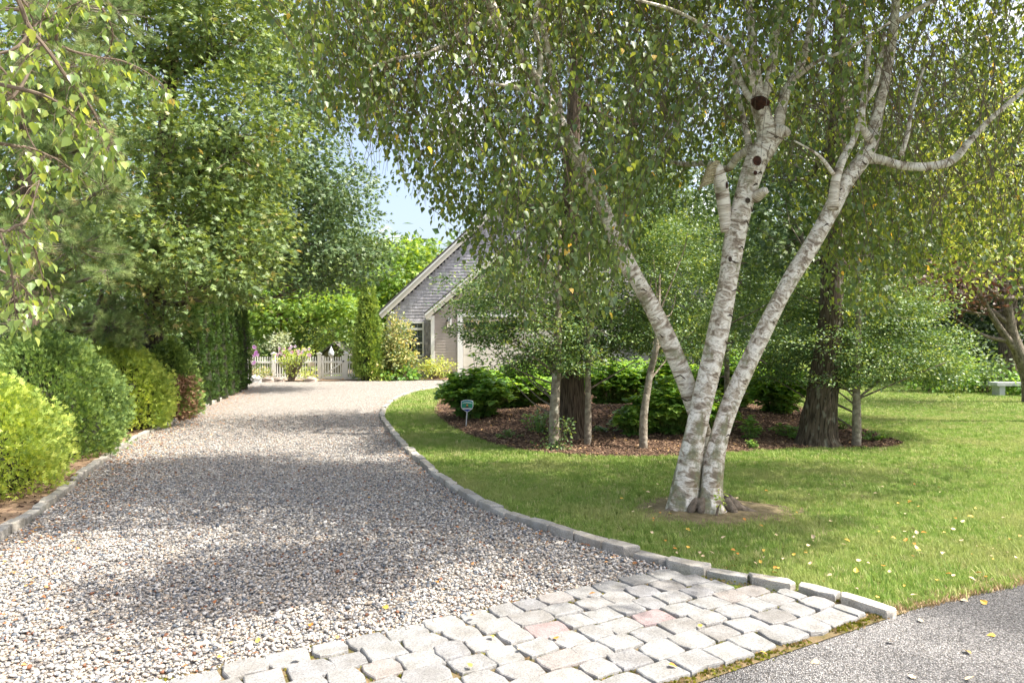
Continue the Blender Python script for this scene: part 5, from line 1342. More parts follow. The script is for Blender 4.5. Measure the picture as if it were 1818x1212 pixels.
for s in (1, -1):
    xa = fx0 - .25 if s > 0 else fx1 + .25
    mb = MB(); rake(mb, xa, fzE - .25 * sl2 + .12, fcx, fzP + .12, GY - .22, .18); mb.build('rake_board', M_cream, garage)
    mb = MB(); rake(mb, xa - .03 * s, fzE - .25 * sl2 + .22, fcx, fzP + .255, GY - .26, .07); mb.build('rake_trim', M_white, garage)
    nx = Vector((-sl2 * s, 0, 1)).normalized() * .05
    a0 = Vector((xa - .05 * s, GY - .30, fzE - .28 * sl2 + .28)); a1 = Vector((fcx, GY - .30, fzP + .30))
    V = [a0, a1, a1 + Vector((0, 1.6, 0)), a0 + Vector((0, 1.6, 0))]; V2 = [v + nx for v in V]
    mb = MB(); mb.add([tuple(v) for v in V + V2], [(0, 1, 2, 3), (7, 6, 5, 4), (0, 4, 5, 1), (1, 5, 6, 2), (2, 6, 7, 3), (3, 7, 4, 0)]); mb.build('roof', M_roof, garage)
mb = MB(); mb.box((fx0 - .12, GY - .02, fzE - .10), (.24, .30, .16)); mb.build('eave_return', M_white, garage)
for x in (dx0 - .12, dx1 + .12):
    mb = MB(); mb.box((x, GY - .03, dz1 / 2 + .06), (.22, .08, dz1 + .12)); mb.build('door_casing', M_white, garage)
mb = MB(); mb.box(((dx0 + dx1) / 2, GY - .035, dz1 + .17), (dx1 - dx0 + .46, .09, .2)); mb.build('door_casing', M_white, garage)
# overhead door
mb = MB(); mb.box(((dx0 + dx1) / 2, GY + .05, dz1 / 2), (dx1 - dx0 - .02, .03, dz1)); door = mb.build('garage_door', M_cream, garage)
nsec = 5; hs = dz1 / nsec
M_paneglass = simple('window_glass', (0.02, 0.03, 0.035), 0.05, 0.3, 3, spec=0.8)
M_tan = simple('tan_sash', (0.62, 0.46, 0.27), 0.5, 0.1, 5)
for k in range(nsec):
    mb = MB(); mb.box(((dx0 + dx1) / 2, GY + .02, (k + .5) * hs), (dx1 - dx0 - .03, .04, hs - .022), r=.5); mb.build('door_panel', M_cream, door)
npn = 8; pw = (dx1 - dx0) / npn
for k in range(npn):
    xc = dx0 + pw * (k + .5) + .0
    mb = MB(); zc = dz1 - hs * .5 
    for (cx, cz, sx_, sz) in ((xc, zc + .15, pw - .10, .05), (xc, zc - .15, pw - .10, .05), (xc - pw / 2 + .07, zc, .05, .25), (xc + pw / 2 - .07, zc, .05, .25)): mb.box((cx, GY - .012, cz), (sx_, .03, sz))
    mb.build('door_window_frame', M_tan, door)
    mb = MB(); mb.box((xc, GY - .004, zc), (pw - .2, .012, .25)); mb.build('pane', M_paneglass, door)
# wall lantern
lan = empty('wall_lantern', (gx(796), GY - .1, gz(577))); lan.parent = garage; lan.matrix_parent_inverse = Matrix.Translation(garage.location).inverted(); 
lx, lz_ = gx(796), gz(576)
M_lampglass = simple('seeded_glass', (0.55, 0.50, 0.44), 0.15, 0.15, 30, spec=.6)
mb = MB(); mb.box((lx + .06, GY - .045, lz_ + .12), (.16, .03, .34)); mb.build('back_plate', M_white, lan)
mb = MB(); mb.tube([(lx, GY - .15, lz_ - .14), (lx, GY - .15, lz_ + .12)], [.075, .09], 4); mb.build('glass', M_lampglass, lan)
mb = MB(); mb.tube([(lx, GY - .15, lz_ + .12), (lx, GY - .15, lz_ + .18), (lx, GY - .15, lz_ + .23)], [.12, .08, .02], 6); mb.bar((lx, GY - .15, lz_ + .22), (lx + .05, GY - .05, lz_ + .22), .025, .025); mb.tube([(lx, GY - .15, lz_ - .17), (lx, GY - .15, lz_ - .14)], [.08, .08], 4)
for q in range(4):
    a = math.pi / 4 + q * math.pi / 2; mb.bar((lx + .085 * math.cos(a), GY - .15 + .085 * math.sin(a), lz_ - .14), (lx + .095 * math.cos(a), GY - .15 + .095 * math.sin(a), lz_ + .12), .012, .012, up=(1, 0, 0))
mb.build('frame', M_black, lan)
# window in the shingled wall
win = empty('window', ((wx0 + wx1) / 2, SY - .03, wz0)); win.parent = garage; win.matrix_parent_inverse = Matrix.Translation(garage.location).inverted()
wxl = wx0 - .14
zt = gz(586, SY)
for (a, b, c, d, nm) in ((wxl, wx1, wz0 - .05, wz0 + .02, 'sill'), (wxl, wx1, wz1, wz1 + .08, 'head_casing'), (wxl, wx1, zt, zt + .10, 'transom_bar')):
    mb = MB(); mb.box(((a + b) / 2, SY - .05, (c + d) / 2), (b - a + .06, .08, d - c)); mb.build(nm, M_white, win)
for x in (wxl, wx1):
    mb = MB(); mb.box((x, SY - .045, (wz0 + wz1) / 2), (.07, .07, wz1 - wz0)); mb.build('side_casing', M_white, win)
zm = (wz0 + zt) / 2
mb = MB(); mb.box(((wxl + wx1) / 2, SY - .035, zm), (wx1 - wxl - .05, .05, .06)); mb.build('meeting_rail', M_white, win)
mb = MB()
for k in range(1, 3):
    x = wxl + (wx1 - wxl) * k / 3; mb.box((x, SY - .03, (wz0 + wz1) / 2), (.022, .02, wz1 - wz0 - .05))
for z in (wz0 + (zm - wz0) / 2, zm + (zt - zm) / 2): mb.box(((wxl + wx1) / 2, SY - .028, z), (wx1 - wxl - .05, .02, .022))
M_muntin = simple('muntin_paint', (0.25, 0.29, 0.34), 0.4, 0.05, 4)
mb.build('muntins', M_muntin, win, kind='stuff')
M_blueglass = simple('blue_window_glass', (0.03, 0.055, 0.09), 0.06, 0.5, 2, spec=0.9)
for (a, b) in ((wz0 + .02, zm - .03), (zm + .03, zt), (zt + .1, wz1)):
    mb = MB(); mb.box(((wxl + wx1) / 2, SY - .018, (a + b) / 2), (wx1 - wxl - .05, .01, b - a)); mb.build('pane', M_blueglass, win)
# flood light on the shingles, vent pipe above the rake
mb = MB(); q = W(697, 557, SY - .1); mb.tube([q + [0, .08, .06], q + [0, -.06, .0], q + [0, -.12, -.05]], [.03, .10, .14], 10); mb.build('floodlight', M_white, garage)
mb = MB(); q = W(779, 464, SY + .8); mb.tube([q + [0, 0, -.3], q + [0, 0, .12], q + [.02, 0, .12], q + [.02, 0, .28]], [.05, .05, .12, .10], 10); mb.build('vent_pipe', M_black, garage)

# ------------------------------------------------------------------ pale house wing beyond the hollies
HY = 33.0
house = empty('house', (gx(1130, HY), HY, 0)); tag(house, 'pale clapboard house wing with a white porch post glimpsed behind the hollies', 'house')
hx0, hx1 = gx(1035, HY), gx(1232, HY)
M_hs = simple('pale_siding', (0.62, 0.56, 0.53), 0.6, 0.1, 4, attr=.05)
mb = MB(); mb.box(((hx0 + hx1) / 2, HY + 3, 1.6), (hx1 - hx0, 5.9, 3.2)); mb.build('wall', M_hs, house)
mb = MB(); z = .35
while z < 3.15:
    mb.box(((hx0 + hx1) / 2, HY + .025, z), (hx1 - hx0, .02, .15), tilt=-.14, r=rt.uniform(0, 1)); z += .135
mb.build('clapboards', M_hs, house, kind='stuff')
mb = MB(); mb.add([(hx0 - .4, HY - 1.9, 3.15), (hx1 + .4, HY - 1.9, 3.15), (hx1 + .4, HY + 3, 5.6), (hx0 - .4, HY + 3, 5.6), (hx0 - .4, HY + 6.4, 3.15), (hx1 + .4, HY + 6.4, 3.15), (hx0 - .4, HY - 1.9, 3.05), (hx1 + .4, HY - 1.9, 3.05), (hx0 - .4, HY + 6.4, 3.05), (hx1 + .4, HY + 6.4, 3.05)],
                  [(0, 1, 2, 3), (3, 2, 5, 4), (0, 6, 7, 1), (4, 5, 9, 8), (6, 8, 9, 7), (0, 3, 4, 8, 6), (1, 7, 9, 5, 2)]); mb.build('roof', M_roof, house)
for px in (1186, 1160, 1100):
    mb = MB(); mb.box((gx(px, 31.4), 31.4, 1.55), (.14, .14, 3.05)); mb.box((gx(px, 31.4), 31.4, .16), (.2, .2, .3)); mb.build('porch_post', M_white, house)
for px in (1075, 1146):
    mb = MB(); xx = gx(px, HY); mb.box((xx, HY - .02, 1.7), (.85, .08, 1.45)); f = mb.build('window_frame', M_white, house)
    mb = MB(); mb.box((xx, HY - .07, 1.7), (.66, .02, 1.25)); mb.build('pane', M_blueglass, f)

# ------------------------------------------------------------------ picket fence and gate
fence = empty('picket_fence', (-9.5, 28.0, 0)); tag(fence, 'white picket fence running from the dark arborvitae row to the tall green spire', 'fence')
FA = np.array([gx(436, 27.9), 27.9]); FB = np.array([gx(650, 28.5), 28.5])
fd = (FB - FA) / np.linalg.norm(FB - FA); ang = math.atan2(fd[1], fd[0])
def fpos(px):
    k = (px - 909) / FPX; t = (k * FA[1] - FA[0]) / (fd[0] - k * fd[1]); return FA + fd * t
def post(px, h=1.10, parent=fence, w=.15):
    q = fpos(px); mb = MB(); mb.box((q[0], q[1], h / 2 - .02), (w, w, h), rz=ang); o = mb.build('fence_post', M_white, parent)
    mb = MB(); mb.box((q[0], q[1], h + .0), (w * 1.35, w * 1.35, .045), rz=ang); mb.tube([(q[0], q[1], h + .02), (q[0], q[1], h + .07)], [w * .8, .01], 4); mb.build('post_cap', M_white, o)
pk_me = None
def pickets(pa, pb, parent, z0, z1, back=0.02):
    global pk_me
    a = fpos(pa); b = fpos(pb); L = np.linalg.norm(b - a); n = int(L / .096)
    if pk_me is None:
        mb = MB(); V = [(-.023, -.01, 0), (.023, -.01, 0), (.023, .01, 0), (-.023, .01, 0), (-.023, -.01, .97), (.023, -.01, .97), (.023, .01, .97), (-.023, .01, .97), (0, -.01, 1), (0, .01, 1)]
        F = [(0, 1, 5, 8, 4), (3, 7, 9, 6, 2), (0, 4, 7, 3), (1, 2, 6, 5), (4, 8, 9, 7), (8, 5, 6, 9)]
        pk_me = mesh_np('picket', V, F, M_white)
    for i in range(n):
        q = a + (b - a) * (i + .5) / n
        o = bpy.data.objects.new('picket', pk_me); COL.objects.link(o); o.parent = parent; o.matrix_parent_inverse = Matrix.Translation(parent.location).inverted()
        o.location = (q[0] + fd[1] * back, q[1] - fd[0] * back, z0); o.rotation_euler = (0, 0, ang); o.scale = (1, 1, z1 - z0)
    for zz, hh in ((z0 + .14, .07), (z0 + (z1 - z0) * .74, .085)):
        mb = MB(); c = (a + b) / 2; mb.box((c[0] - fd[1] * .02, c[1] + fd[0] * .02, zz), (L, .045, hh), rz=ang); mb.box((c[0] + fd[1] * .045, c[1] - fd[0] * .045, zz), (L, .02, hh * .9), rz=ang) if zz > .5 else None
        mb.build('rail', M_white, parent)
    mb = MB(); c = (a + b) / 2; mb.box((c[0] + fd[1] * .04, c[1] - fd[0] * .04, z0 - .01), (L, .02, .13), rz=ang); mb.build('kick_board', M_white, parent)
for px in (486, 567, 614.5): post(px)
pickets(438, 481.5, fence, .10, .98); pickets(490.5, 562.5, fence, .10, .98); pickets(618.5, 650, fence, .10, .96)
gate = empty('garden_gate', (*fpos(590), 0)); tag(gate, 'white picket gate with a diagonal brace between two capped fence posts', 'gate')
pickets(576, 607, gate, .12, .97)
for px in (573.5, 609):
    q = fpos(px); mb = MB(); mb.box((q[0], q[1], .54), (.10, .05, .94), rz=ang); mb.build('gate_stile', M_white, gate)
a, b = fpos(577), fpos(607); mb = MB(); mb.bar((a[0], a[1] - .06, .22), (b[0], b[1] - .06, .72), .02, .06); mb.build('diagonal_brace', M_white, gate)
q = fpos(610.5); mb = MB(); mb.tube([(q[0], q[1] - .07, .78), (q[0], q[1] - .13, .78)], [.035, .03], 8); mb.build('latch', M_black, gate)
# plaque with three lines of small worn lettering, unreadable in the photo
q = fpos(554); plq = empty('fence_plaque', (q[0], q[1] - .07, .62)); tag(plq, 'small cream plaque with faint brown lettering hung on the picket fence', 'sign')
mb = MB(); mb.box((q[0], q[1] - .075, .67), (.24, .02, .19), rz=ang); mb.build('board', M_cream, plq)
mb = MB()
for r_, zz in enumerate((.72, .67, .62)):
    x = -.085
    while x < .075:
        w_ = rt.uniform(.012, .03); mb.box((q[0] + x + w_ / 2, q[1] - .089, zz), (w_, .004, .018)); x += w_ + .008 + (.02 if rt.random() < .2 else 0)
M_ochre = simple('faded_lettering', (0.55, 0.40, 0.25), .8, .1, 5)
mb.build('lettering', M_ochre, plq, kind='stuff')
# shed behind the gate
shed = empty('garden_shed', (gx(592, 33.5), 33.5, 0)); tag(shed, 'weathered board shed with a grey gabled roof behind the picket gate', 'shed')
sx0, sx1, sxp = gx(562, 33.5), gx(622, 33.5), gx(595, 33.5); szE, szP = gz(646, 33.5) + .28, gz(610, 33.5)
M_board = simple('weathered_board', (0.36, 0.29, 0.23), .9, .4, 12, .3, stretch=(4, 4, .5), attr=.25)
nb2 = 11
for k in range(nb2):
    xa = sx0 + .12 + (sx1 - sx0 - .24) * k / nb2; xb = sx0 + .12 + (sx1 - sx0 - .24) * (k + 1) / nb2
    f_ = lambda x: szE + (szP - szE) * (1 - abs(x - sxp) / (sx1 - sxp if x > sxp else sxp - sx0)) - .04
    mb = MB(); mb.poly_prism([(xa + .006, 0), (xb - .006, 0), (xb - .006, f_(xb)), (xa + .006, f_(xa))], 33.5, 33.53, r=rt.uniform(0, 1)); mb.build('board', M_board, shed)
mb = MB(); mb.poly_prism([(sx0 + .15, 0), (sx1 - .15, 0), (sx1 - .15, szE - .05), (sxp, szP - .1), (sx0 + .15, szE - .05)], 33.54, 36); mb.build('wall', M_board, shed)
for s, xe in ((1, sx0 - .15), (-1, sx1 + .15)):
    V = [Vector((xe, 33.3, szE - .1)), Vector((sxp, 33.3, szP + .02)), Vector((sxp, 36.2, szP + .02)), Vector((xe, 36.2, szE - .1))]; V2 = [v + Vector((0, 0, .07)) for v in V]
    mb = MB(); mb.add([tuple(v) for v in V + V2], [(0, 1, 2, 3), (7, 6, 5, 4), (0, 4, 5, 1), (1, 5, 6, 2), (2, 6, 7, 3), (3, 7, 4, 0)]); mb.build('roof', M_roof, shed)
q = W(588, 640, 29.4); gl = empty('garden_lantern', (q[0], q[1], 0)); tag(gl, 'white glass garden lantern on a post just behind the gate', 'lantern')
mb = MB(); mb.tube([(q[0], q[1], 0), (q[0], q[1], gz(634, 29.4))], [.03, .03], 8); mb.build('pole', M_white, gl)
zz = gz(634, 29.4); M_milk = simple('milky_glass', (0.72, 0.76, 0.78), .15, .1, 6)
mb = MB(); mb.tube([(q[0], q[1], zz), (q[0], q[1], zz + .08), (q[0], q[1], zz + .22), (q[0], q[1], zz + .32)], [.05, .12, .13, .06], 8); mb.build('globe', M_milk, gl, smooth=True)
mb = MB(); mb.tube([(q[0], q[1], zz + .32), (q[0], q[1], zz + .36), (q[0], q[1], zz + .48)], [.09, .05, .008], 8); mb.build('finial', M_milk, gl)

# ------------------------------------------------------------------ shrubs and flowers by the fence and garage
def bush(name, label, blobs, mat, leaf, per, cr, dens, base, cat='shrub', stems=9, group=None, extra=None, flat=.7, up=.6):
    root = empty(name, base); tag(root, label, cat, group)
    A = [[], [], [], [], []]; tw = MB()
    for b in blobs:
        n = max(8, int((b[3] * b[4] + b[3] * b[5] + b[4] * b[5]) * dens)); C, D = blob_points(b, n, rt, inner=.35)
        C[:, 2] = np.maximum(C[:, 2], base[2] + .05)
        for q, a in zip(A, clump_leaves(C, D, per, cr, leaf[1], rt, flat, up)): q.append(a)
        for c in C[::max(1, len(C) // stems)]:
            s = np.array(base) + [rt.normal(0, .06), rt.normal(0, .06), 0]; tw.tube([s, (s * .5 + c * .5) + [0, 0, .04], c], [.014, .010, .004], 5, caps=False)
    tw.build('stems', M_twig, root, kind='stuff')
    A = [np.concatenate(q) for q in A]; A[0][:, 2] = np.maximum(A[0][:, 2], base[2] + .01)
    leaf_cloud('foliage', leaf[0], *A, mat, root)
    if extra: extra(root)
    return root
def flowers(mat, pts, size):
    def f(root):
        for c in pts:
            mb = MB()
            for k in range(5):
                a = k * 2 * math.pi / 5 + rt.uniform(0, .5); d = np.array([math.cos(a), -.5, math.sin(a)]); s = np.array([-math.sin(a), 0, math.cos(a)])
                mb.add([tuple(c), tuple(c + d * size * .6 + s * size * .4), tuple(c + d * size), tuple(c + d * size * .6 - s * size * .4)], [(0, 1, 2), (0, 2, 3)], r=rt.uniform(0, 1))
            mb.build('flower', mat, root)
    return f
bR = (gx(700, 28.6), 28.6, 0)
bush('rhododendron_bush', 'large rounded olive and gold bush against the shingled wall beside the green spire', [PB_(703, 600, 28.8, 62, 70, .8), PB_(690, 640, 28.5, 60, 50, .8), PB_(712, 640, 28.6, 60, 70, .7)], M_lrhodo, (LEAF, .13), 16, .12, 62, bR)
bush('azalea_bush', 'low bright yellow green bush at the foot of the garage wall beside the door', [PB_(780, 652, 28.6, 58, 32, .5), PB_(765, 655, 28.6, 28, 24, .4)], M_lyellow, (LEAF, .10), 12, .09, 75, (gx(776, 28.6), 28.6, 0))
bush('hosta_clump', 'broad leaved green perennials low between the rhododendron and the garage wall', [PB_(712, 662, 28.0, 60, 20, .35), PB_(690, 668, 27.9, 30, 12, .3)], M_lhyd, (BROAD, .22), 4, .10, 60, (gx(712, 28), 28, 0), cat='plant')
bush('ground_cover', 'low light green ground cover at the foot of the tall green spire', [PB_(672, 670, 27.8, 70, 12, .3)], M_larb_gold, (LEAF, .09), 8, .07, 90, (gx(672, 27.8), 27.8, 0), cat='plant')
bush('ground_cover', 'dark green low plants under the window edge of the shingled wall', [PB_(742, 672, 28.3, 34, 10, .3)], M_loak, (LEAF, .09), 8, .07, 90, (gx(742, 28.3), 28.3, 0), cat='plant')
bush('rose_of_sharon', 'tall vase shaped green shrub with pink flowers in front of the picket fence',
     [PB_(505, 634, 27.3, 34, 26, .35), PB_(532, 632, 27.3, 36, 28, .35), PB_(518, 650, 27.3, 30, 34, .25), PB_(548, 624, 27.3, 16, 14, .2)], M_larb_gold, (LEAF, .09), 9, .08, 85, (gx(518, 27.3), 27.3, 0), stems=14,
     extra=flowers(M_pink, [W(rt.uniform(493, 552), rt.uniform(614, 632), 27.0 + rt.uniform(-.1, .15)) for _ in range(26)], .07))
bush('clematis_vine', 'purple flowered vine at the left end of the picket fence', [PB_(447, 622, 27.4, 18, 30, .2), PB_(450, 645, 27.5, 14, 20, .15)], M_lwood, (LEAF, .08), 8, .07, 110, (gx(447, 27.5), 27.5, 0), cat='vine',
     extra=flowers(M_purple, [W(rt.uniform(441, 458), rt.uniform(610, 635), 27.1) for _ in range(9)] + [W(450, 645, 27.2), W(452, 643, 27.2), W(458, 630, 27.2)], .075))
bush('low_shrub', 'low rusty green shrub in front of the left fence panel', [PB_(465, 662, 27.2, 36, 22, .35)], M_lrhodo, (LEAF, .08), 9, .07, 110, (gx(465, 27.2), 27.2, 0))
bush('low_shrub', 'low yellow green shrub below the plaque on the fence', [PB_(547, 664, 27.3, 38, 22, .35)], M_lyellow, (LEAF, .08), 9, .07, 110, (gx(547, 27.3), 27.3, 0))
# rocks along the bed
M_rock = simple('field_stone', (0.46, 0.38, 0.32), .9, .45, 7, .6, col2=(0.22, 0.18, 0.16))
rocks = [(448, 673, .26, 'tan field stone at the left end of the fence bed'), (472, 675, .30, 'pale rounded stone beside the first fence post'), (493, 675, .26, 'brown stone just right of the first fence post'), (512, 675, .20, 'dark hollowed stone under the pink flowered shrub'), (565, 675, .25, 'grey brown stone at the foot of the post left of the gate')]
M_rockw = simple('white_stone', (0.74, 0.73, 0.71), .8, .1, 6, .4)
for i, (px, py, s, lab) in enumerate(rocks):
    q = G(px, py); me = bpy.data.meshes.new('rock')
    V = np.array([(-.5, -.3, 0), (.5, -.35, 0), (.55, .3, 0), (-.45, .35, 0), (-.52, -.2, .25), (-.1, -.38, .32), (.45, -.25, .22), (.5, .2, .28), (0, .3, .35), (-.45, .2, .3), (-.2, -.1, .55), (.2, .0, .5)]) * s * 1.8 + rt.normal(0, .02 * s, (12, 3))
    F = [(0, 1, 6), (0, 6, 5), (0, 5, 4), (1, 2, 7), (1, 7, 6), (2, 3, 8), (2, 8, 7), (3, 9, 8), (3, 0, 4), (3, 4, 9), (4, 5, 10), (5, 6, 11), (5, 11, 10), (6, 7, 11), (7, 8, 11), (8, 10, 11), (8, 9, 10), (9, 4, 10), (3, 2, 1, 0)]
    me = mesh_np('garden_rock', V, F, M_rockw if i == 1 else M_rock, smooth=False); o = link('garden_rock', me); o.location = (q[0], 27.05, 0.0); tag(o, lab, 'rock', 'stones edging the bed along the picket fence')

# ------------------------------------------------------------------ hydrangeas and small plants in the mulch bed
def hydrangea(label, base, w, h, n, size=.15, tall=None, name='hydrangea_bush', mat=None, cat='shrub'):
    root = empty(name, base); tag(root, label, cat, None); x, y, z = base
    P, Yd, Zd, S, R = [], [], [], [], []; st = MB()
    for i in range(n):
        a = rt.uniform(0, 6.28); r = math.sqrt(rt.uniform(0, 1)); e = np.array([x + math.cos(a) * r * w, y + math.sin(a) * r * w * .8, z + h * (1 - .45 * r * r) * rt.uniform(.55, 1.05)])
        if tall and i < tall: e = np.array([x + rt.uniform(-.1, .2) * w, y, z + h * (1.25 + .12 * i)])
        s = np.array([x + math.cos(a) * r * w * .35, y + math.sin(a) * r * w * .3, z]); m_ = s * .4 + e * .6 + [0, 0, h * .12]
        Q, Rr = smooth_path([s, m_, e], [.008, .006, .004], 3); st.tube(Q, Rr, 3, caps=False); Q = np.array(Q)
        ks = [(t, q) for t, q in zip(np.linspace(0, 1, len(Q)), Q) if t > .12]
        for t, q in ks:
            a0 = rt.uniform(0, 3.14)
            for k in range(2 if t < .99 else 5):
                aa = a0 + k * (math.pi if t < .99 else 1.26) + rt.normal(0, .25); d = np.array([math.cos(aa), math.sin(aa), rt.uniform(-.45, .25)])
                P.append(q + rt.normal(0, .01, 3)); Yd.append(d); Zd.append([-.2 * d[0] + rt.normal(0, .2), -.2 * d[1] + rt.normal(0, .2), 1]); S.append(size * rt.uniform(.65, 1.15) * (1 if t < .99 else .8)); R.append(np.clip(.25 + .5 * t * rt.uniform(.3, 1.4), 0, 1))
    st.build('stems', M_larb_green, root, smooth=True, kind='stuff')
    leaf_cloud('foliage', BROAD, np.array(P), np.array(Yd), np.array(Zd), np.array(S), np.array(R), mat or M_lhyd, root)
hy = [((845, 742), .62, .78, 60, 'dense hydrangea with one tall upright shoot, directly behind the security sign', 2, .16),
      ((905, 725), .9, .85, 80, 'broad dark green hydrangea left of the mottled holly trunk', 0, .16),
      ((962, 715), .8, .95, 60, 'hydrangea behind the mottled holly trunk', 0, .16),
      ((1085, 722), .7, .95, 60, 'hydrangea between the slender straight holly and the leaning holly', 0, .16),
      ((1120, 712), .6, .95, 40, 'hydrangea in the shade left of the leaning holly trunk', 0, .15),
      ((1190, 760), .62, .70, 70, 'sunlit hydrangea with large bright leaves left of the birch trunks', 0, .16),
      ((1185, 722), .75, 1.05, 60, 'taller hydrangea behind the sunlit one left of the birch', 0, .16),
      ((1130, 752), .34, .42, 26, 'small round hydrangea at the foot of the leaning holly', 0, .12),
      ((1268, 765), .35, .55, 36, 'hydrangea seen between the birch trunks', 0, .14),
      ((1300, 725), .75, 1.05, 64, 'large hydrangea just right of the birch trunks', 0, .16),
      ((1345, 705), .8, 1.05, 50, 'hydrangea with pale flower heads behind the right birch trunk', 0, .16),
      ((1385, 735), .52, .80, 52, 'rounded bright hydrangea at the edge of the bed left of the thick trunk', 0, .15)]
for (px, w, h, n, lab, tall, sz) in hy:
    hydrangea(lab, tuple(GB(*px)), w * 1.18, h * 1.28, int(n * 3.2), sz * 1.1, tall)
sm = [((955, 768), .40, .42, 26, 'fine leaved low shrub at the front of the bed beside the mottled trunk', .06), ((1333, 780), .16, .40, 14, 'young fern leaved seedling in the mulch right of the birch', .09), ((1334, 798), .10, .16, 12, 'tiny dark evergreen at the front edge right of the birch', .04),
      ((1400, 775), .3, .24, 18, 'low ferny perennial left of the thick oak trunk', .07), ((1425, 782), .22, .18, 14, 'small ferny perennial touching the thick oak trunk', .07), ((1548, 782), .22, .16, 14, 'sparse low plant right of the spreading holly trunk', .06),
      ((1490, 762), .2, .24, 14, 'small green tuft behind the thick oak trunk', .07), ((1075, 765), .2, .12, 10, 'small sprigs in the mulch right of the slender trunk', .05), ((905, 778), .22, .14, 12, 'pale seedlings at the front edge of the bed', .05)]
for (px, w, h, n, lab, sz) in sm:
    hydrangea(lab, tuple(GB(*px)), w, h, n, sz, 0, 'low_plant', M_larb_green if 'pale' in lab else M_lhyd, 'plant')
q = GB(987, 797)
bush('climbing_vine', 'variegated vine scrambling up the foot of the mottled holly trunk', [(q[0], q[1] - .08, .16, .2, .12, .16), (q[0] + .12, q[1] - .1, .36, .12, .1, .2), (q[0] - .05, q[1] - .1, .05, .3, .15, .06)], M_lholly, (LEAF, .05), 8, .035, 230, tuple(q), cat='vine', stems=4)
q = (1.93, 6.22, 0)
bush('climbing_vine', 'few small green sprigs growing up the foot of the right birch trunk', [(1.86, 6.10, .20, .05, .02, .14)], M_larb_gold, (LEAF, .035), 4, .02, 400, (1.88, 6.1, 0), cat='vine', stems=1)
# shrubs at the far right
for (px, py, w, h, mat, sz, lab) in [(1745, 698, .8, 1.15, M_lwood, .13, 'mounded dark green shrub at the far edge of the lawn'), (1700, 697, .9, 1.2, M_lhyd, .15, 'leafy green shrub left of the mounded one on the far lawn edge'), (1650, 697, 1.0, 1.3, M_lhyd, .15, 'green shrub behind the tip of the spreading holly'),
                                     (1850, 700, .9, .9, M_lhyd, .16, 'ferny shrub at the right edge beside the stone bench'), (1810, 702, .5, .5, M_lhyd, .15, 'small fern in front of the stone bench')]:
    q = G(px, py); bush('far_shrub', lab, [(q[0], q[1], h * .5, w, .8, h * .5)], mat, (LEAF, sz), 12, .12, 40, tuple(q))

# ------------------------------------------------------------------ stone bench, chairs, security sign
q = G(1797, 703); bn = empty('stone_bench', tuple(q)); tag(bn, 'small pale stone bench at the foot of the purplish pine trunk', 'bench')
M_stone = simple('pale_stone', (0.50, 0.52, 0.52), .8, .2, 6, .3)
mb = MB(); mb.box((q[0], q[1], .36), (1.15, .4, .10)); mb.build('seat', M_stone, bn)
for s in (-1, 1):
    mb = MB(); mb.box((q[0] + s * .4, q[1], .155), (.16, .32, .31)); mb.build('leg', M_stone, bn)
M_chair = simple('black_stained_wood', (0.035, 0.032, 0.03), .6, .3, 12, .1)
def adirondack(px, Y, rz, label):
    loc = ((px - 909) / FPX * Y, Y, 0); root = empty('adirondack_chair', (0, 0, 0)); tag(root, label, 'chair', 'black garden chairs behind the mulch bed')
    for i in range(7):
        x = (i - 3) * .078; h = .98 - abs(i - 3) ** 2 * .022
        mb = MB(); mb.bar((x * .85, .22, .28), (x * 1.15, .52, h), .068, .018, up=(0, 1, 0)); mb.build('back_slat', M_chair, root)
    for i in range(5):
        mb = MB(); mb.box((0, -.25 + i * .105, .36 - i * .025), (.52, .09, .02)); mb.build('seat_slat', M_chair, root)
    for s in (-1, 1):
        mb = MB(); mb.box((s * .33, -.02, .56), (.12, .68, .022)); mb.build('armrest', M_chair, root)
        mb = MB(); mb.box((s * .29, -.28, .275), (.03, .09, .55)); mb.build('leg', M_chair, root)
        mb = MB(); mb.bar((s * .27, -.3, .34), (s * .27, .5, .06), .03, .12); mb.build('leg', M_chair, root)
    mb = MB(); mb.bar((-.28, .44, .70), (.28, .44, .70), .03, .05); mb.build('back_rail', M_chair, root)
    root.location = loc; root.rotation_euler = (0, 0, rz)
    return root
for a in [(1172, 27.5, .5, 'black wooden slatted garden chair in front of the white porch post'), (1243, 25.5, -.4, 'black wooden slatted garden chair seen between the left and middle birch trunks')]:
    r_ = adirondack(*a)
tb = empty('side_table', (gx(1200, 25), 25, 0)); tag(tb, 'low dark table between the two black garden chairs', 'table')
mb = MB(); mb.box((gx(1200, 25), 25, .5), (.75, .5, .04)); mb.build('tabletop', M_chair, tb)
for sx_ in (-1, 1):
    for sy in (-1, 1):
        mb = MB(); mb.box((gx(1200, 25) + sx_ * .32, 25 + sy * .2, .24), (.05, .05, .48)); mb.build('leg', M_chair, tb)

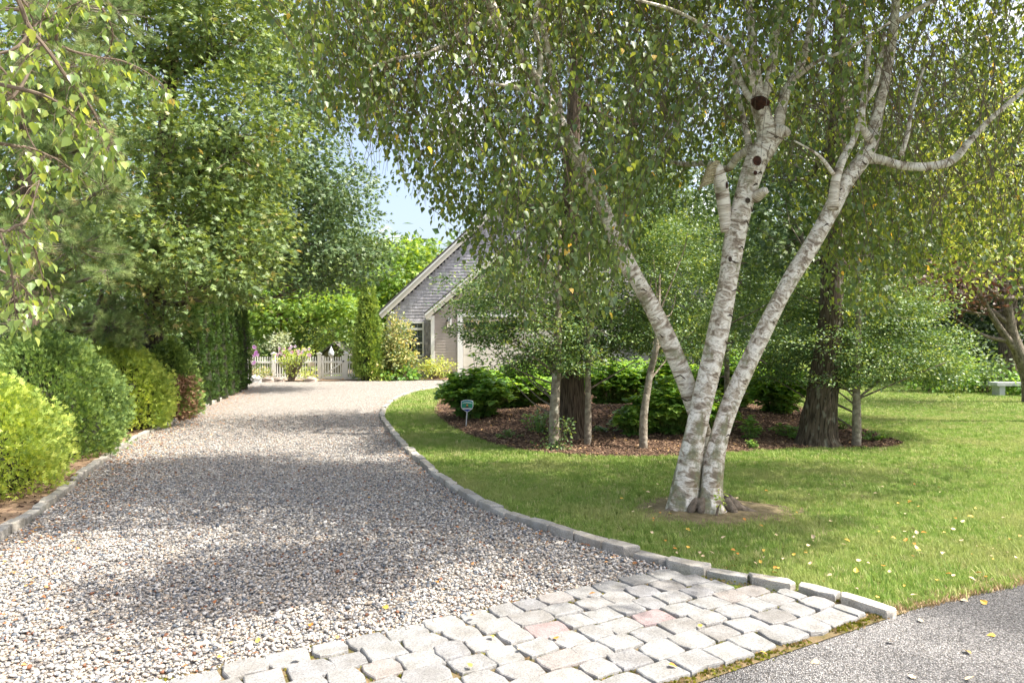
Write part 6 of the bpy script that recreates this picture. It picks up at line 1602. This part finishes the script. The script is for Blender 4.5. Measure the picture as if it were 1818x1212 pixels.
q = GB(827, 757); sg = empty('security_sign', tuple(q)); tag(sg, 'shield shaped green and blue security company sign on a thin grey stake in the mulch', 'sign')
Ys = q[1]; cxs = W(829.5, 720, Ys)
mb = MB(); mb.bar((q[0], Ys, q[2] - .05), (cxs[0], Ys, cxs[2] - .05), .022, .012, up=(0, 1, 0)); mb.build('stake', M_metal, sg)
def shield(s, k=1.0):
    w = .108 * s; pts = [(-w, .088 * s), (-w * .55, .104 * s), (0, .112 * s), (w * .55, .104 * s), (w, .088 * s), (w * 1.02, -.01 * s), (w * .9, -.05 * s), (w * .5, -.085 * s), (0, -.118 * s), (-w * .5, -.085 * s), (-w * .9, -.05 * s), (-w * 1.02, -.01 * s)]
    return [(cxs[0] + x, cxs[2] + z) for x, z in pts]
def flat_mat(nm, c): return simple(nm, c, .35, .03, 3)
mb = MB(); mb.poly_prism(shield(1.0), Ys - .012, Ys - .004); mb.build('shield', flat_mat('sign_white', (.72, .74, .78)), sg)
M_sg = flat_mat('sign_green', (.015, .24, .15)); M_sb = flat_mat('sign_blue', (.03, .05, .30)); M_st = flat_mat('sign_teal', (.03, .22, .27))
def clipz(pts, z0, z1):
    out = pts
    for sgn, zz in ((1, z0), (-1, z1)):
        new = []
        for i in range(len(out)):
            a, b = out[i], out[(i + 1) % len(out)]; ia, ib = sgn * (a[1] - zz) >= 0, sgn * (b[1] - zz) >= 0
            if ia: new.append(a)
            if ia != ib: t = (zz - a[1]) / (b[1] - a[1]); new.append((a[0] + t * (b[0] - a[0]), zz))
        out = new
    return out
sh = shield(.90)
for (a, b, m_, nm) in ((.060, .2, M_st, 'top_band'), (-.040, .060, M_sg, 'green_field'), (-.2, -.062, M_sb, 'blue_tip')):
    mb = MB(); mb.poly_prism(clipz(sh, cxs[2] + a, cxs[2] + b), Ys - .0145, Ys - .011); mb.build(nm, m_, sg)
M_pale = flat_mat('sign_pale', (.55, .72, .68)); M_or = flat_mat('sign_orange', (.75, .35, .06)); M_dk = flat_mat('sign_dark', (.06, .05, .05))
mb = MB()
for i in range(9):
    x = (i - 4) * .018; mb.box((cxs[0] + x, Ys - .016, cxs[2] + .060 - x * x * 2.2), (.013, .003, .022))
mb.build('upper_lettering', M_pale, sg, kind='stuff')
mb = MB()
for i in range(8):
    x = (i - 3.5) * .0165; mb.box((cxs[0] + x, Ys - .016, cxs[2] - .051), (.012, .003, .017))
mb.build('lower_lettering', M_white, sg, kind='stuff')
mb = MB(); mb.poly_prism([(cxs[0] - .045, cxs[2] - .036), (cxs[0] + .045, cxs[2] - .036), (cxs[0] + .012, cxs[2] + .0), (cxs[0] - .012, cxs[2] + .0)], Ys - .017, Ys - .0144); mb.build('emblem', M_dk, sg)
mb = MB(); mb.poly_prism([(cxs[0] - .016, cxs[2] + .002), (cxs[0] + .016, cxs[2] + .002), (cxs[0] + .010, cxs[2] + .026), (cxs[0] - .010, cxs[2] + .026)], Ys - .017, Ys - .0144); mb.build('emblem_light', M_or, sg)

# ------------------------------------------------------------------ fallen leaves
M_fy = simple('fallen_yellow', (0.72, 0.46, 0.08), .6, .2, 40, col2=(.58, .36, .07)); M_fo = simple('fallen_orange', (0.70, 0.30, 0.05), .6, .2, 40, col2=(.5, .2, .04)); M_fp = simple('fallen_pale', (0.72, 0.58, 0.38), .7, .2, 40, col2=(.55, .40, .24))
FV = [(0, 0, 0), (.34, .22, .12), (.28, .5, .16), (0, 1, .05), (-.28, .5, .10), (-.36, .2, .05), (0, .5, .03)]
FF = [(0, 1, 6), (1, 2, 6), (2, 3, 6), (3, 4, 6), (4, 5, 6), (5, 0, 6)]
fm = {k: mesh_np('fallen_leaf', FV, FF, m_) for k, m_ in (('yellow', M_fy), ('orange', M_fo), ('pale', M_fp))}
spots = [(536, 1166, 'pale', 'cobbles'), (928, 1149, 'pale', 'cobbles'), (989, 1133, 'orange', 'cobbles'), (843, 1091, 'orange', 'cobbles'), (1045, 1054, 'orange', 'cobbles'), (870, 1127, 'yellow', 'cobbles'), (1186, 1177, 'orange', 'cobbles'), (1245, 1112, 'yellow', 'cobbles'), (1348, 1155, 'yellow', 'cobbles'),
         (838, 1183, 'yellow', 'cobbles'), (458, 1140, 'yellow', 'gravel'), (550, 1111, 'orange', 'gravel'), (690, 1078, 'yellow', 'gravel'), (396, 1165, 'orange', 'gravel'), (774, 1031, 'orange', 'gravel'),
         (1712, 1153, 'yellow', 'road'), (1455, 1174, 'pale', 'road'), (1584, 1138, 'pale', 'road'), (1768, 1127, 'yellow', 'road'), (1752, 1072, 'yellow', 'road'), (1636, 1103, 'pale', 'road'), (1618, 1203, 'pale', 'road'), (1714, 1206, 'pale', 'road'), (1706, 1063, 'pale', 'road')]
WHERE = {(536, 1166): 'on the gravel side of the cobbles at the lower left', (928, 1149): 'on a grey cobble just below the pink cobble', (989, 1133): 'at the right corner of the pink cobble', (843, 1091): 'where the gravel meets the cobbles, left of the middle',
 (1045, 1054): 'on the uppermost row of cobbles', (870, 1127): 'on the cobbles left of the pink cobble', (1186, 1177): 'on the mossy joint near the asphalt edge of the cobbles', (1245, 1112): 'on the middle rows of the cobbles, right of both pink ones', (1348, 1155): 'on the last row of cobbles beside the asphalt', (838, 1183): 'on the cobbles at the bottom edge of the photo',
 (458, 1140): 'alone on the pale gravel left of the cobbles', (550, 1111): 'on the pale gravel above the cobbles', (690, 1078): 'on the gravel above the middle of the cobbles', (396, 1165): 'on the gravel at the lower left', (774, 1031): 'on the shaded gravel near the lawn kerb',
 (1712, 1153): 'largest on the asphalt', (1455, 1174): 'on the asphalt nearest the cobbles', (1584, 1138): 'in the middle of the asphalt', (1768, 1127): 'on the asphalt near the right edge', (1752, 1072): 'on the asphalt just below the lawn edge', (1636, 1103): 'on the asphalt below the kerb end', (1618, 1203): 'on the asphalt at the bottom edge', (1714, 1206): 'on the asphalt at the bottom right', (1706, 1063): 'where the asphalt meets the dry lawn edge'}
surf_h = {'cobbles': .042, 'gravel': .034, 'road': .008, 'lawn': .055}
def fallen(x, y, k, where, hgt, s):
    o = bpy.data.objects.new('fallen_leaf', fm[k]); COL.objects.link(o); o.location = (x, y, hgt); o.scale = (s, s, s * 1.2)
    o.rotation_euler = (rt.normal(0, .25), rt.normal(0, .25), rt.uniform(0, 6.28)); tag(o, f'small {k} fallen birch leaf lying on the {where}', 'leaf', f'{k} fallen leaves on the {where}')
    return o
for px, py, k, wh in spots:
    q = G(px, py, surf_h[wh]); lf = fallen(q[0], q[1], k, wh, surf_h[wh], rt.uniform(.036, .052))
    where = WHERE.get((px, py))
    if where: lf['label'] = f'small {k} fallen leaf {where}'
cnt = 0
while cnt < 130:
    px = rt.uniform(1080, 1815); py = rt.uniform(860, 1085); q = G(px, py)
    if inside(LAWN, q[None, :2])[0] and not inside(BED, q[None, :2])[0] and np.linalg.norm(q[:2] - TREE_BASE) > .35:
        k = rt.choice(['pale', 'pale', 'yellow', 'orange']); fallen(q[0], q[1], k, 'lawn', .05 + rt.uniform(-.01, .012), rt.uniform(.025, .05)); cnt += 1
